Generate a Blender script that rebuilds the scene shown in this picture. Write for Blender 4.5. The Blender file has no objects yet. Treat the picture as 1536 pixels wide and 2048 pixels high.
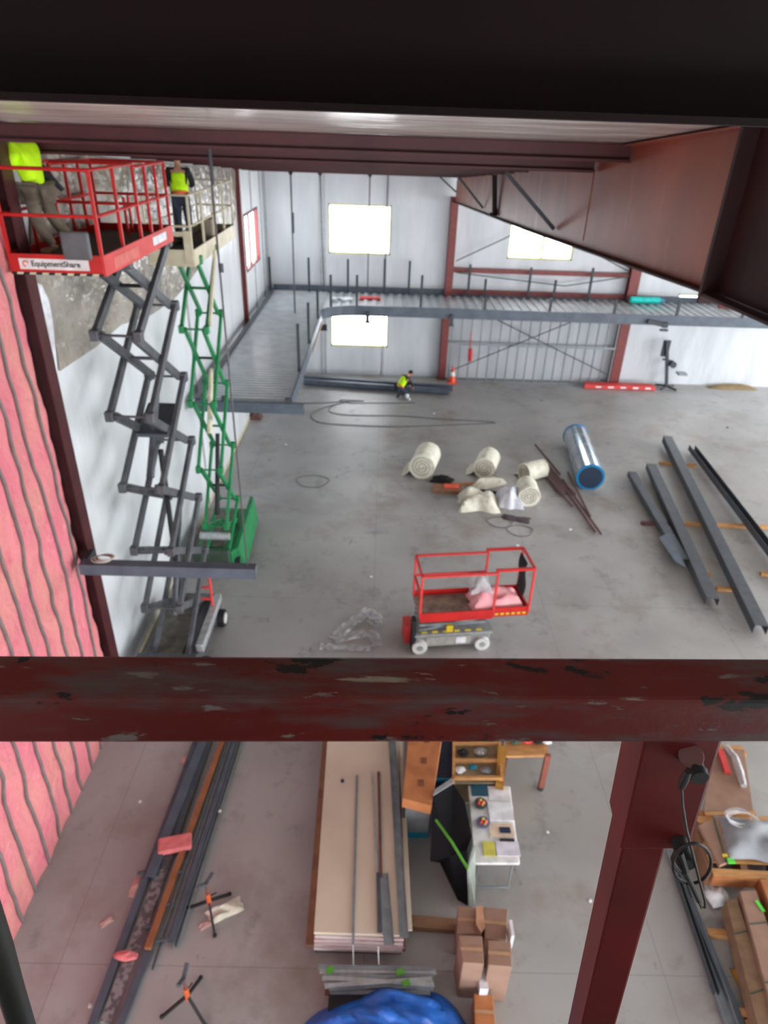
import bpy, bmesh, math, random
from mathutils import Vector, Matrix, noise
rnd = random.Random(7)
S = bpy.context.scene
COL = S.collection
# ---------------------------------------------------------------- camera, sky, exposure
CH = 9.8                      # eye height above the slab, metres
FPX = 1343.88
YAW, PITCH, ROLL = math.radians(0.78874808), math.radians(29.82451691), math.radians(-1.99945999)
cy, sy, cp, sp = math.cos(YAW), math.sin(YAW), math.cos(PITCH), math.sin(PITCH)
FW = Vector((sy*cp, cy*cp, -sp)); RT0 = Vector((cy, -sy, 0)); DN0 = FW.cross(RT0)
RT = RT0*math.cos(ROLL)+DN0*math.sin(ROLL); DN = DN0*math.cos(ROLL)-RT0*math.sin(ROLL)
cd = bpy.data.cameras.new('camera'); cam = bpy.data.objects.new('camera', cd); COL.objects.link(cam)
cam.matrix_world = Matrix(((RT.x, -DN.x, -FW.x, 0), (RT.y, -DN.y, -FW.y, 0), (RT.z, -DN.z, -FW.z, CH), (0, 0, 0, 1)))
cd.sensor_fit = 'VERTICAL'; cd.sensor_height = 36; cd.lens = FPX/2048*36
cd.clip_start = 0.02; cd.clip_end = 300
cd.dof.use_dof = True; cd.dof.focus_distance = 0.85; cd.dof.aperture_fstop = 7.5
S.camera = cam
S.view_settings.view_transform = 'Standard'; S.view_settings.look = 'None'
S.view_settings.gamma = 1; S.view_settings.use_curve_mapping = False
S.view_settings.exposure = 3.25
w = bpy.data.worlds.new('sky'); S.world = w; w.use_nodes = True
bg = w.node_tree.nodes['Background']; bg.inputs[0].default_value = (0.93, 0.96, 1.0, 1); bg.inputs[1].default_value = 1.15
def portal(loc, rot, sx, sy_):
    l = bpy.data.lights.new('daylight_portal', 'AREA'); l.shape = 'RECTANGLE'; l.size = sx; l.size_y = sy_
    l.cycles.is_portal = True
    o = bpy.data.objects.new('daylight_portal', l); o.location = loc; o.rotation_euler = rot; COL.objects.link(o)
portal((28, 11, 4.5), (0, math.radians(90), 0), 9, 38)
portal((11.5, -8.0, 2.1), (math.radians(90), 0, 0), 33, 4.2)  # opening behind the camera, added to fill the near floor
# ---------------------------------------------------------------- measuring helpers (photo position -> metres)
CP = Vector((0, 0, CH))
def ray(x, y): return RT*((x-768)/FPX)+DN*((y-1024)/FPX)+FW
def G(x, y, z=0.0):
    r = ray(x, y); return CP+r*((z-CH)/r.z)
def A(x, y, Y):
    r = ray(x, y); return CP+r*(Y/r.y)
def LX(x, y, X):
    r = ray(x, y); return CP+r*(X/r.x)
# ---------------------------------------------------------------- materials
MATS = {}
def lin(c): return tuple((v/12.92 if v <= .04045 else ((v+.055)/1.055)**2.4) for v in c)
def mat(name, c, rough=.6, metal=0., c2=None, scale=6., bump=0., stretch=(1, 1, 1), thr=None, alpha=None, spec=.5, detail=5, trans=0., bscale=None, coat=0):
    """colours are sRGB 0-255; c2 mixes in by noise; thr gives hard-edged chips."""
    if name in MATS: return MATS[name]
    m = bpy.data.materials.new(name); m.use_nodes = True; nt = m.node_tree; b = nt.nodes['Principled BSDF']
    col = lin([v/255 for v in c])+(1,)
    b.inputs['Base Color'].default_value = col; b.inputs['Roughness'].default_value = rough; b.inputs['Metallic'].default_value = metal
    b.inputs['Specular IOR Level'].default_value = spec
    if coat: b.inputs['Coat Weight'].default_value = coat; b.inputs['Coat Roughness'].default_value = .2
    if trans: b.inputs['Transmission Weight'].default_value = trans
    if alpha is not None: b.inputs['Alpha'].default_value = alpha
    tc = nt.nodes.new('ShaderNodeTexCoord'); mp = nt.nodes.new('ShaderNodeMapping'); mp.inputs['Scale'].default_value = stretch
    nt.links.new(tc.outputs['Object'], mp.inputs[0])
    n = nt.nodes.new('ShaderNodeTexNoise'); n.inputs['Scale'].default_value = scale; n.inputs['Detail'].default_value = detail
    nt.links.new(mp.outputs[0], n.inputs['Vector'])
    if c2 is None: c2 = [v*.86 for v in c]
    cr = nt.nodes.new('ShaderNodeValToRGB')
    lo, hi = thr if thr else (.35, .68)
    cr.color_ramp.elements[0].position = lo; cr.color_ramp.elements[1].position = hi
    cr.color_ramp.elements[0].color = col; cr.color_ramp.elements[1].color = lin([v/255 for v in c2])+(1,)
    nt.links.new(n.outputs['Fac'], cr.inputs[0]); nt.links.new(cr.outputs[0], b.inputs['Base Color'])
    if bump:
        bp = nt.nodes.new('ShaderNodeBump'); bp.inputs['Strength'].default_value = 1; bp.inputs['Distance'].default_value = bump
        if bscale:
            n2 = nt.nodes.new('ShaderNodeTexNoise'); n2.inputs['Scale'].default_value = bscale; n2.inputs['Detail'].default_value = 4
            nt.links.new(mp.outputs[0], n2.inputs['Vector']); n = n2
        nt.links.new(n.outputs['Fac'], bp.inputs['Height']); nt.links.new(bp.outputs[0], b.inputs['Normal'])
    MATS[name] = m; return m
def add_chips(m, layers):
    """worn patches with shapes of their own: (colour, scale, stretch, lo, hi, offset)"""
    nt = m.node_tree; b = nt.nodes['Principled BSDF']; prev = b.inputs['Base Color'].links[0].from_socket
    for (c, sc, st, lo, hi, off) in layers:
        tc = nt.nodes.new('ShaderNodeTexCoord'); mp = nt.nodes.new('ShaderNodeMapping')
        mp.inputs['Scale'].default_value = st; mp.inputs['Location'].default_value = off
        n = nt.nodes.new('ShaderNodeTexNoise'); n.inputs['Scale'].default_value = sc; n.inputs['Detail'].default_value = 9; n.inputs['Roughness'].default_value = .65
        r = nt.nodes.new('ShaderNodeMapRange'); r.inputs['From Min'].default_value = lo; r.inputs['From Max'].default_value = hi
        mx = nt.nodes.new('ShaderNodeMix'); mx.data_type = 'RGBA'
        nt.links.new(tc.outputs['Object'], mp.inputs[0]); nt.links.new(mp.outputs[0], n.inputs['Vector']); nt.links.new(n.outputs['Fac'], r.inputs['Value'])
        nt.links.new(r.outputs[0], mx.inputs[0]); nt.links.new(prev, mx.inputs[6]); mx.inputs[7].default_value = lin([v/255 for v in c])+(1,)
        prev = mx.outputs[2]
    nt.links.new(prev, b.inputs['Base Color']); return m
def pane_mat():
    m = bpy.data.materials.new('window_glass'); m.use_nodes = True; nt = m.node_tree; nt.nodes.clear()
    o = nt.nodes.new('ShaderNodeOutputMaterial'); t = nt.nodes.new('ShaderNodeBsdfTransparent'); g = nt.nodes.new('ShaderNodeBsdfGlossy')
    g.inputs['Roughness'].default_value = .03; mx = nt.nodes.new('ShaderNodeMixShader'); mx.inputs[0].default_value = .07
    nt.links.new(t.outputs[0], mx.inputs[1]); nt.links.new(g.outputs[0], mx.inputs[2]); nt.links.new(mx.outputs[0], o.inputs[0]); return m
def concrete_mat():
    m = mat('concrete', (166, 165, 163), .42, c2=(150, 148, 146), scale=.55, detail=8, spec=.45)
    add_chips(m, [((122, 104, 88), .45, (1, 1, 1), .52, .8, (3, 9, 0)), ((120, 118, 116), 1.9, (1, 1, 1), .56, .8, (7, 0, 0)), ((90, 84, 80), 2.6, (1, .6, 1), .68, .74, (1, 4, 0)), ((172, 172, 172), .8, (1, 1, 1), .6, .85, (11, 2, 0))])
    nt = m.node_tree; b = nt.nodes['Principled BSDF']; prev = b.inputs['Base Color'].links[0].from_socket
    tc = nt.nodes.new('ShaderNodeTexCoord'); sx = nt.nodes.new('ShaderNodeSeparateXYZ'); nt.links.new(tc.outputs['Object'], sx.inputs[0])
    outs = []
    for ax, per, off in ((0, 4.05, 1.2), (1, 4.05, -2.0)):
        a = nt.nodes.new('ShaderNodeMath'); a.operation = 'ADD'; a.inputs[1].default_value = off+200*per; nt.links.new(sx.outputs[ax], a.inputs[0])
        d = nt.nodes.new('ShaderNodeMath'); d.operation = 'MODULO'; d.inputs[1].default_value = per; nt.links.new(a.outputs[0], d.inputs[0])
        l = nt.nodes.new('ShaderNodeMath'); l.operation = 'LESS_THAN'; l.inputs[1].default_value = .014; nt.links.new(d.outputs[0], l.inputs[0]); outs.append(l)
    mxx = nt.nodes.new('ShaderNodeMath'); mxx.operation = 'MAXIMUM'; nt.links.new(outs[0].outputs[0], mxx.inputs[0]); nt.links.new(outs[1].outputs[0], mxx.inputs[1])
    ml = nt.nodes.new('ShaderNodeMath'); ml.operation = 'MULTIPLY'; ml.inputs[1].default_value = .33; nt.links.new(mxx.outputs[0], ml.inputs[0])
    mx = nt.nodes.new('ShaderNodeMix'); mx.data_type = 'RGBA'; nt.links.new(ml.outputs[0], mx.inputs[0]); nt.links.new(prev, mx.inputs[6]); mx.inputs[7].default_value = (.09, .085, .08, 1)
    nt.links.new(mx.outputs[2], b.inputs['Base Color']); return m
M_conc = concrete_mat()
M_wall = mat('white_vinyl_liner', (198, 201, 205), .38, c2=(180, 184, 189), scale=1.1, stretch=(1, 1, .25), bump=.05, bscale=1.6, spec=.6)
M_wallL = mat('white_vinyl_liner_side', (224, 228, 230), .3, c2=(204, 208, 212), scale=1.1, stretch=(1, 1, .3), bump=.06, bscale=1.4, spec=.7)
M_roof = mat('roof_liner', (205, 200, 192), .22, c2=(168, 160, 152), scale=1.5, stretch=(.5, 1.4, 1), bump=.06, bscale=2.2, spec=.8)
M_glass = pane_mat()
M_maroon = mat('maroon_primer', (74, 32, 34), .45, c2=(58, 25, 27), scale=2, spec=.4)
M_dkmaroon = mat('dark_maroon_steel', (44, 18, 18), .6, c2=(30, 12, 12), scale=2, spec=.3)
M_web = mat('red_oxide_web', (140, 76, 54), .45, c2=(112, 58, 42), scale=.9, stretch=(1, 1, .5), spec=.35, bump=.004)
add_chips(M_web, [((176, 120, 96), 1.2, (1, 1.6, .35), .58, .8, (0, 3, 0))])
M_redcol = mat('red_oxide_column', (122, 48, 46), .5)
M_grey = mat('grey_primer_steel', (84, 94, 106), .5, c2=(70, 79, 91), scale=3)
M_dkgrey = mat('dark_grey_steel', (74, 79, 86), .5, c2=(60, 64, 70), scale=4)
M_post = mat('charcoal_steel', (52, 58, 64), .55)
M_deck = mat('galvanised_deck', (200, 206, 210), .32, .35, c2=(180, 186, 190), scale=2)
M_galv = mat('galvanised_steel', (186, 190, 192), .35, .4, c2=(158, 162, 164), scale=9)
M_stud = mat('galvanised_stud', (140, 147, 152), .45, .3)
M_pink = mat('pink_fibreglass', (206, 116, 128), .95, c2=(200, 132, 126), scale=1.3, bump=.05, bscale=9, spec=.1, detail=8)
add_chips(M_pink, [((190, 90, 106), 3.0, (1, 1, .6), .55, .8, (2, 5, 1)), ((222, 152, 158), 5, (1, 1, 1), .58, .85, (4, 1, 8))])
M_strap = mat('grey_batten', (112, 100, 98), .7)
M_cream = mat('cream_paint', (214, 204, 176), .5)
M_black = mat('black_rubber', (24, 24, 26), .7)
M_blackgloss = mat('black_sheet', (14, 15, 18), .8, c2=(20, 21, 25), scale=2, spec=.2)
M_red = mat('red_paint', (196, 34, 30), .42, c2=(170, 30, 28), scale=3)
M_redfade = mat('faded_red_paint', (208, 62, 60), .5, c2=(190, 48, 46), scale=3)
M_armgrey = mat('lift_arm_grey', (86, 88, 92), .5, c2=(66, 68, 72), scale=5)
M_green = mat('lift_green', (30, 132, 78), .45, c2=(22, 108, 62), scale=4)
M_liftcream = mat('lift_cream', (206, 198, 172), .5, c2=(182, 172, 146), scale=3)
M_white = mat('white_plastic', (232, 232, 230), .5)
M_wood = mat('lumber', (196, 146, 92), .7, c2=(170, 120, 70), scale=4, stretch=(1, 6, 1))
M_dkwood = mat('brown_board', (142, 106, 78), .75, c2=(120, 86, 62), scale=4)
M_card = mat('cardboard', (152, 120, 102), .8, c2=(140, 108, 90), scale=5)
M_card2 = mat('orange_cardboard', (182, 118, 70), .8, c2=(160, 98, 56), scale=4)
M_dryw = mat('drywall_paper', (202, 188, 168), .8, c2=(194, 178, 158), scale=1.5)
M_drywedge = mat('drywall_edge', (206, 200, 198), .9, c2=(178, 140, 140), scale=20, stretch=(.05, .05, 6), thr=(.45, .55))
M_blue = mat('blue_tarp', (38, 108, 200), .4, c2=(26, 84, 172), scale=3, bump=.015, bscale=9)
M_navy = mat('navy_plastic', (28, 40, 72), .5)
M_teal = mat('teal_plastic', (0, 128, 160), .5)
M_bluecap = mat('blue_film', (0, 124, 178), .35)
M_navycap = mat('deep_blue_film', (6, 34, 62), .5)
M_roll = mat('white_insulation_roll', (226, 224, 208), .8, c2=(204, 200, 182), scale=6, bump=.03, bscale=8)
M_poly = mat('clear_poly_sheet', (205, 208, 212), .25, c2=(170, 172, 176), scale=4, alpha=.55, bump=.03, bscale=10, spec=.9)
M_hivis = mat('hi_vis_fabric', (206, 255, 0), .8, c2=(180, 236, 0), scale=9)
M_orange = mat('orange_fabric', (236, 110, 60), .8)
M_pants = mat('khaki_work_trousers', (112, 102, 88), .9, c2=(92, 82, 70), scale=9)
M_navyp = mat('navy_work_trousers', (44, 50, 66), .9)
M_dark = mat('dark_fabric', (30, 30, 34), .9)
M_skin = mat('skin', (196, 142, 116), .6)
M_boot = mat('boot_leather', (150, 134, 112), .8)
M_hair = mat('hair', (30, 22, 18), .8)
M_rust = mat('rusty_steel', (108, 70, 66), .75, c2=(80, 52, 54), scale=12)
M_copper = mat('brown_primed_strip', (158, 104, 66), .6, c2=(132, 82, 52), scale=4)
M_yellow = mat('yellow_paint', (222, 196, 50), .5)
M_lime = mat('lime_tape', (90, 220, 70), .5)
M_gstrap = mat('green_strap', (86, 160, 44), .5)
M_dkgreen = mat('dark_green_strap', (60, 80, 66), .6)
M_amber = mat('amber_canvas', (168, 118, 40), .7)
M_cone = mat('cone_orange', (246, 84, 50), .5)
M_cable = mat('cable_black', (34, 32, 32), .6)
M_cable2 = mat('cable_grey', (104, 104, 108), .6)
M_steelcab = mat('wire_rope', (84, 82, 80), .5, .5)
M_paper = mat('paper_white', (232, 234, 238), .7)
M_brass = mat('orange_stand_paint', (206, 96, 48), .5)
M_tyre = mat('white_tyre', (222, 222, 220), .6)
# ---------------------------------------------------------------- mesh building
class MB:
    def __init__(s): s.v = []; s.f = []
    def add(s, vs, fs):
        n = len(s.v); s.v += [Vector(p) for p in vs]; s.f += [tuple(n+i for i in q) for q in fs]; return s
    def box(s, c, d, R=None):
        c = Vector(c); R = R or Matrix.Identity(3); d = [x/2 for x in d]; vs = []
        for i in (-1, 1):
            for j in (-1, 1):
                for k in (-1, 1): vs.append(c+R@Vector((i*d[0], j*d[1], k*d[2])))
        return s.add(vs, [(0, 1, 3, 2), (4, 6, 7, 5), (0, 4, 5, 1), (2, 3, 7, 6), (0, 2, 6, 4), (1, 5, 7, 3)])
    def bb(s, a, b):
        a = Vector(a); b = Vector(b); return s.box((a+b)/2, [abs(x) for x in (b-a)])
    def frame(s, p, q, up=(0, 0, 1)):
        y = (Vector(q)-Vector(p)).normalized(); u = Vector(up)
        if abs(y.dot(u)) > .98: u = Vector((0, 1, 0))
        x = y.cross(u).normalized(); z = x.cross(y); return x, y, z
    def bar(s, p, q, w, h, up=(0, 0, 1), n=None):
        return s.profile(p, q, [(-w/2, -h/2), (w/2, -h/2), (w/2, h/2), (-w/2, h/2)], up)
    def profile(s, p, q, prof, up=(0, 0, 1), up2=None):
        p = Vector(p); q = Vector(q); x, y, z = s.frame(p, q, up); n = len(prof)
        vs = [p+x*a+z*b for a, b in prof]+[q+x*a+z*b for a, b in prof]
        fs = [(i, (i+1) % n, n+(i+1) % n, n+i) for i in range(n)]+[tuple(range(n))[::-1], tuple(range(n, 2*n))]
        return s.add(vs, fs)
    def chan(s, p, q, w, h, t=.01, up=(0, 0, 1)):     # U channel open along +up
        a = w/2; return s.profile(p, q, [(-a, 0), (a, 0), (a, h), (a-t, h), (a-t, t), (-a+t, t), (-a+t, h), (-a, h)], up)
    def ibeam(s, p, q, w, h, t=.012, up=(0, 0, 1)):
        a = w/2; b = h/2; c = t/2
        return s.profile(p, q, [(-a, -b), (a, -b), (a, -b+t), (c, -b+t), (c, b-t), (a, b-t), (a, b), (-a, b), (-a, b-t), (-c, b-t), (-c, -b+t), (-a, -b+t)], up)
    def cyl(s, p, q, r, r2=None, n=16, cap=True):
        p = Vector(p); q = Vector(q); r2 = r if r2 is None else r2; x, y, z = s.frame(p, q)
        vs = [p+(x*math.cos(t)+z*math.sin(t))*r for t in [2*math.pi*i/n for i in range(n)]]
        vs += [q+(x*math.cos(t)+z*math.sin(t))*r2 for t in [2*math.pi*i/n for i in range(n)]]
        fs = [(i, (i+1) % n, n+(i+1) % n, n+i) for i in range(n)]
        if cap: fs += [tuple(range(n))[::-1], tuple(range(n, 2*n))]
        return s.add(vs, fs)
    def tube(s, pts, r, n=8, closed=False):
        pts = [Vector(p) for p in pts]; N = len(pts); rings = []; prev = None
        for i, p in enumerate(pts):
            a = pts[i-1] if (i or closed) else p; b = pts[(i+1) % N] if (i < N-1 or closed) else p
            t = (b-a).normalized()
            if prev is None:
                u = Vector((0, 0, 1)) if abs(t.z) < .9 else Vector((0, 1, 0)); x = t.cross(u).normalized()
            else: x = (prev-t*prev.dot(t)).normalized()
            prev = x; z = x.cross(t); rr = r[i] if isinstance(r, (list, tuple)) else r
            rings.append([p+(x*math.cos(q)+z*math.sin(q))*rr for q in [2*math.pi*k/n for k in range(n)]])
        vs = [v for g in rings for v in g]; fs = []
        for i in range(N if closed else N-1):
            j = (i+1) % N
            for k in range(n): fs.append((i*n+k, i*n+(k+1) % n, j*n+(k+1) % n, j*n+k))
        if not closed: fs += [tuple(range(n))[::-1], tuple(range((N-1)*n, N*n))]
        return s.add(vs, fs)
    def prism(s, pts, off):
        pts = [Vector(p) for p in pts]; off = Vector(off); n = len(pts)
        return s.add(pts+[p+off for p in pts], [tuple(range(n))[::-1], tuple(range(n, 2*n))]+[(i, (i+1) % n, n+(i+1) % n, n+i) for i in range(n)])
    def loft(s, a, b):          # two polygons of equal count -> closed solid
        n = len(a); return s.add(list(a)+list(b), [tuple(range(n))[::-1], tuple(range(n, 2*n))]+[(i, (i+1) % n, n+(i+1) % n, n+i) for i in range(n)])
    def ball(s, c, r, n=12, m=8, sq=(1, 1, 1), wob=0., seed=0):
        c = Vector(c); vs = []; fs = []
        for i in range(m+1):
            th = math.pi*i/m
            for k in range(n):
                ph = 2*math.pi*k/n; d = Vector((math.sin(th)*math.cos(ph), math.sin(th)*math.sin(ph), math.cos(th)))
                rr = r*(1+wob*noise.noise(d*2.3+Vector((seed, seed*.7, 0))))
                vs.append(c+Vector((d.x*sq[0], d.y*sq[1], d.z*sq[2]))*rr)
        for i in range(m):
            for k in range(n): fs.append((i*n+k, (i+1)*n+k, (i+1)*n+(k+1) % n, i*n+(k+1) % n))
        return s.add(vs, fs)
    def sheet(s, fn, nu, nv, th=0.0):   # fn(u,v)->point ; optional thickness downwards
        vs = [Vector(fn(i/nu, j/nv)) for i in range(nu+1) for j in range(nv+1)]; W = nv+1
        fs = [(i*W+j, (i+1)*W+j, (i+1)*W+j+1, i*W+j+1) for i in range(nu) for j in range(nv)]
        if th:
            n = len(vs); o = Vector(th) if not isinstance(th, float) else Vector((0, 0, -th))
            vs2 = [p+o for p in vs]; fs2 = [tuple(n+q for q in f[::-1]) for f in fs]
            edge = [i*W for i in range(nu+1)]+[nu*W+j for j in range(1, W)]+[i*W+nv for i in range(nu-1, -1, -1)]+[j for j in range(nv-1, 0, -1)]
            E = [(edge[k], edge[(k+1) % len(edge)]) for k in range(len(edge))]
            return s.add(vs+vs2, fs+fs2+[(a, a+n, b+n, b) for a, b in E])
        return s.add(vs, fs)
    def build(s, name, m, parent=None, smooth=False, bevel=0., local=False, kind=None):
        me = bpy.data.meshes.new(name); vs = s.v
        if parent:
            if not local:
                r = parent
                while r.parent: r = r.parent
                inv = Matrix.LocRotScale(r.location, r.rotation_euler, None).inverted(); vs = [inv@v for v in vs]
            base = Vector((0, 0, 0))
        else:
            lo = [min(v[i] for v in vs) for i in range(3)]; hi = [max(v[i] for v in vs) for i in range(3)]
            base = Vector(((lo[0]+hi[0])/2, (lo[1]+hi[1])/2, lo[2])); vs = [v-base for v in vs]
        me.from_pydata([tuple(v) for v in vs], [], s.f); me.materials.append(m)
        bm = bmesh.new(); bm.from_mesh(me); bmesh.ops.recalc_face_normals(bm, faces=bm.faces)
        if smooth:
            for f in bm.faces: f.smooth = True
            for e in bm.edges:
                if len(e.link_faces) == 2 and e.calc_face_angle(0) > .7: e.smooth = False
        bm.to_mesh(me); bm.free()
        o = bpy.data.objects.new(name, me); COL.objects.link(o)
        if parent: o.parent = parent
        else: o.location = base
        if bevel:
            b = o.modifiers.new('bevel', 'BEVEL'); b.width = bevel; b.segments = 2; b.limit_method = 'ANGLE'
        if kind: o['kind'] = kind
        return o
def tag(o, label, cat, group=None, kind=None):
    o['label'] = label; o['category'] = cat
    if group: o['group'] = group
    if kind: o['kind'] = kind
    return o
def thing(name, label, cat, loc=(0, 0, 0), rotz=0., group=None):
    o = bpy.data.objects.new(name, None); COL.objects.link(o); o.empty_display_size = .1
    o.location = Vector(loc); o.rotation_euler = (0, 0, rotz); return tag(o, label, cat, group)
def dup(root, loc, rotz=None, label=None):
    r = root.copy(); COL.objects.link(r); r.location = Vector(loc)
    if rotz is not None: r.rotation_euler = (0, 0, rotz)
    if label: r['label'] = label
    for ch in list(root.children):
        c = ch.copy(); COL.objects.link(c); c.parent = r
        for g in list(ch.children):
            d = g.copy(); COL.objects.link(d); d.parent = c
    return r
def rz(a): return Matrix.Rotation(a, 3, 'Z')
# ================================================================ SETTING
XW, YF = -4.9, 29.6
def zroof(Y): return 9.73-.067*(Y-8.6)
MB().bb((-5.2, -8.2, -.25), (40, YF+.3, 0)).build('floor', M_conc, kind='structure')
def wall_with_holes(name, m, a0, a1, z1, holes, place):
    us = sorted({a0, a1} | {h[0] for h in holes} | {h[1] for h in holes}); zs = sorted({0, z1} | {h[2] for h in holes} | {h[3] for h in holes})
    b = MB()
    for i in range(len(us)-1):
        for j in range(len(zs)-1):
            u = (us[i]+us[i+1])/2; z = (zs[j]+zs[j+1])/2
            if any(h[0] < u < h[1] and h[2] < z < h[3] for h in holes): continue
            b.bb(place(us[i], zs[j], 0), place(us[i+1], zs[j+1], .16))
    return b.build(name, m, kind='structure')
HF = [(-2.28, .29, 5.15, 7.06), (-2.22, .31, 1.27, 2.69), (5.15, 7.87, 5.17, 7.06), (12.68, 15.36, 2.74, 3.98)]
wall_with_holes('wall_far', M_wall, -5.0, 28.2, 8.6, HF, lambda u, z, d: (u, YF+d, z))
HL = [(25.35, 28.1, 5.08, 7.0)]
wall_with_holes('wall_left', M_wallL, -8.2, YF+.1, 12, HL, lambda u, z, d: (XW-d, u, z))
MB().bb((-5, -8.3, 4.2), (28, -8.1, 12)).build('wall_back', mat('back_wall_liner', (120, 116, 112), .8), kind='structure')  # lower part left open as the added fill opening
b = MB(); b.loft([(-5, -8.3, zroof(-8.3)), (28, -8.3, zroof(-8.3)), (28, YF+.3, zroof(YF+.3)), (-5, YF+.3, zroof(YF+.3))], [(-5, -8.3, zroof(-8.3)+.15), (28, -8.3, zroof(-8.3)+.15), (28, YF+.3, zroof(YF+.3)+.15), (-5, YF+.3, zroof(YF+.3)+.15)])
b.build('ceiling', M_roof, kind='structure')
# windows
def win_far(n, h, fm, mull):
    x0, x1, z0, z1 = h; f = MB(); t = .07
    f.bb((x0, YF+.02, z0), (x0+t, YF+.12, z1)).bb((x1-t, YF+.02, z0), (x1, YF+.12, z1)).bb((x0, YF+.02, z0), (x1, YF+.12, z0+t)).bb((x0, YF+.02, z1-t), (x1, YF+.12, z1))
    o = MB().bb((x0+.02, YF+.06, z0+.02), (x1-.02, YF+.07, z1-.02)).build('window_%d' % n, M_glass, kind='structure')
    f.build('window_frame', fm, o)
    for xm in mull: MB().bb((xm-.05, YF+.03, z0), (xm+.05, YF+.1, z1)).build('mullion', fm, o)
M_wf = mat('bloom_yellow_frame', (214, 208, 140), .5)  # yellow bloom around the windows is put into the frame colour
win_far(1, HF[0], M_wf, []); win_far(2, HF[1], M_wf, []); win_far(3, HF[2], M_wf, [6.6]); win_far(4, HF[3], M_wf, [14.6])
y0, y1, z0, z1 = HL[0]; o = MB().bb((XW-.08, y0, z0), (XW-.07, y1, z1)).build('window_5', M_glass, kind='structure')
MB().bb((XW-.12, y0, z0), (XW+.03, y0+.06, z1)).bb((XW-.12, y1-.1, z0), (XW+.03, y1, z1)).bb((XW-.12, y0, z0), (XW+.03, y1, z0+.08)).bb((XW-.12, y0, z1-.08), (XW+.03, y1, z1)).build('window_frame', M_redcol, o)
MB().bb((XW-.1, 26.5, z0), (XW-.02, 26.6, z1)).build('mullion', M_redcol, o)
# seams of the wall liner, girts, base
k = 0
def trim(b, m):
    global k; k += 1; return b.build('trim_%d' % k, m, kind='structure')
for px in (640, 648, 775, 530):
    p = A(px, 400, YF); trim(MB().bb((p.x-.03, YF-.04, 0), (p.x+.03, YF, 8.1)), mat('liner_seam', (176, 176, 178), .5))
for yy in (17.2, 26.9, 28.9): trim(MB().bb((XW, yy-.03, 0), (XW+.04, yy+.03, 8.6)), MATS['liner_seam'])
trim(MB().bb((XW, 9.5, 0), (XW+.015, YF, .12)), M_cream)
trim(MB().bb((XW, 0, 0), (XW+.03, 9.1, .1)), M_strap)
# ================================================================ PRIMARY STEEL
def h_column(name, label, x, y, w, dpt, h, m, wall='far'):
    t = thing(name, label, 'column', (x, y, 0))
    if wall == 'far':
        MB().bb((x-w/2, y-dpt/2, 0), (x+w/2, y-dpt/2+.015, h)).build('flange', m, t)
        MB().bb((x-w/2, y+dpt/2-.015, 0), (x+w/2, y+dpt/2, h)).build('flange', m, t)
        MB().bb((x-.006, y-dpt/2+.015, 0), (x+.006, y+dpt/2-.015, h)).build('web', m, t)
    else:
        MB().bb((x+dpt/2-.02, y-w/2, 0), (x+dpt/2, y+w/2, h)).build('flange', m, t)
        MB().bb((x-dpt/2, y-w/2, 0), (x-dpt/2+.02, y+w/2, h)).build('flange', m, t)
        MB().bb((x-dpt/2+.02, y-.006, 0), (x+dpt/2-.02, y+.006, h)).build('web', m, t)
    MB().bb((x-w/2-.03, y-dpt/2-.03, 0), (x+w/2+.03, y+dpt/2+.03, .02)).build('base_plate', m, t)
    return t
XA = 2.79
h_column('steel_column', 'maroon steel column on far wall left of the metal stud framing, under the big rafter tip', XA, 29.38, .3, .36, 7.45, M_redcol)
h_column('steel_column', 'maroon steel column on far wall right of the metal stud framing', 10.55, 29.38, .42, .36, 8.0, M_redcol)
h_column('wall_column', 'dark maroon wall column between pink insulation and white liner', -4.77, 9.27, .26, .22, zroof(9.3)-.02, M_maroon, 'left')
h_column('wall_column', 'slim maroon wall column on left wall just before the red framed window', -4.81, 24.3, .13, .14, zroof(24.3)-.02, M_redcol, 'left')
# big tapered rafter
R = thing('tapered_rafter', 'large copper coloured tapered steel rafter web at upper right', 'rafter', (XA, 17, 7.3))
prof = [(29.15, 7.31), (13.4, 8.21), (5.8, 8.69)]
web = [(XA, y, z) for y, z in prof]+[(XA, 5.8, zroof(5.8)), (XA, 29.15, zroof(29.15))]
MB().prism(web, (.014, 0, 0)).build('web', M_web, R)
for (ya, za), (yb, zb) in zip(prof[:-1], prof[1:]):
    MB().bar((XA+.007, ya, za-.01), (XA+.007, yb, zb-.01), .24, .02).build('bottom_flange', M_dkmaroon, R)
MB().bar((XA-.06, 29.15, zroof(29.15)-.03), (XA-.06, 5.8, zroof(5.8)-.03), .12, .014).build('top_flange', M_web, R)
s_ = LX(1188, 350, XA).y
MB().bb((XA-.008, s_-.006, 8.5), (XA, s_+.006, 9.4)).build('stiffener', M_web, R)
R2 = thing('haunch_girder', 'girder section bolted to the rafter at right edge, shade painted dark maroon', 'girder', (XA, 3, 8.7))
MB().prism([(XA-.02, 5.79, 8.69), (XA-.02, 2.0, 8.80), (XA-.02, 2.0, zroof(2)), (XA-.02, 5.79, zroof(5.79))], (.014, 0, 0)).build('web', M_dkmaroon, R2)  # weaker light on this rafter section is put into the darker maroon
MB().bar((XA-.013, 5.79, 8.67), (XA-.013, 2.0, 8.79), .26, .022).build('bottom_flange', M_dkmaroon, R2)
MB().bb((XA-.15, 5.74, 8.6), (XA+.1, 5.79, zroof(5.8))).build('end_plate', M_dkmaroon, R2)
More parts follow.
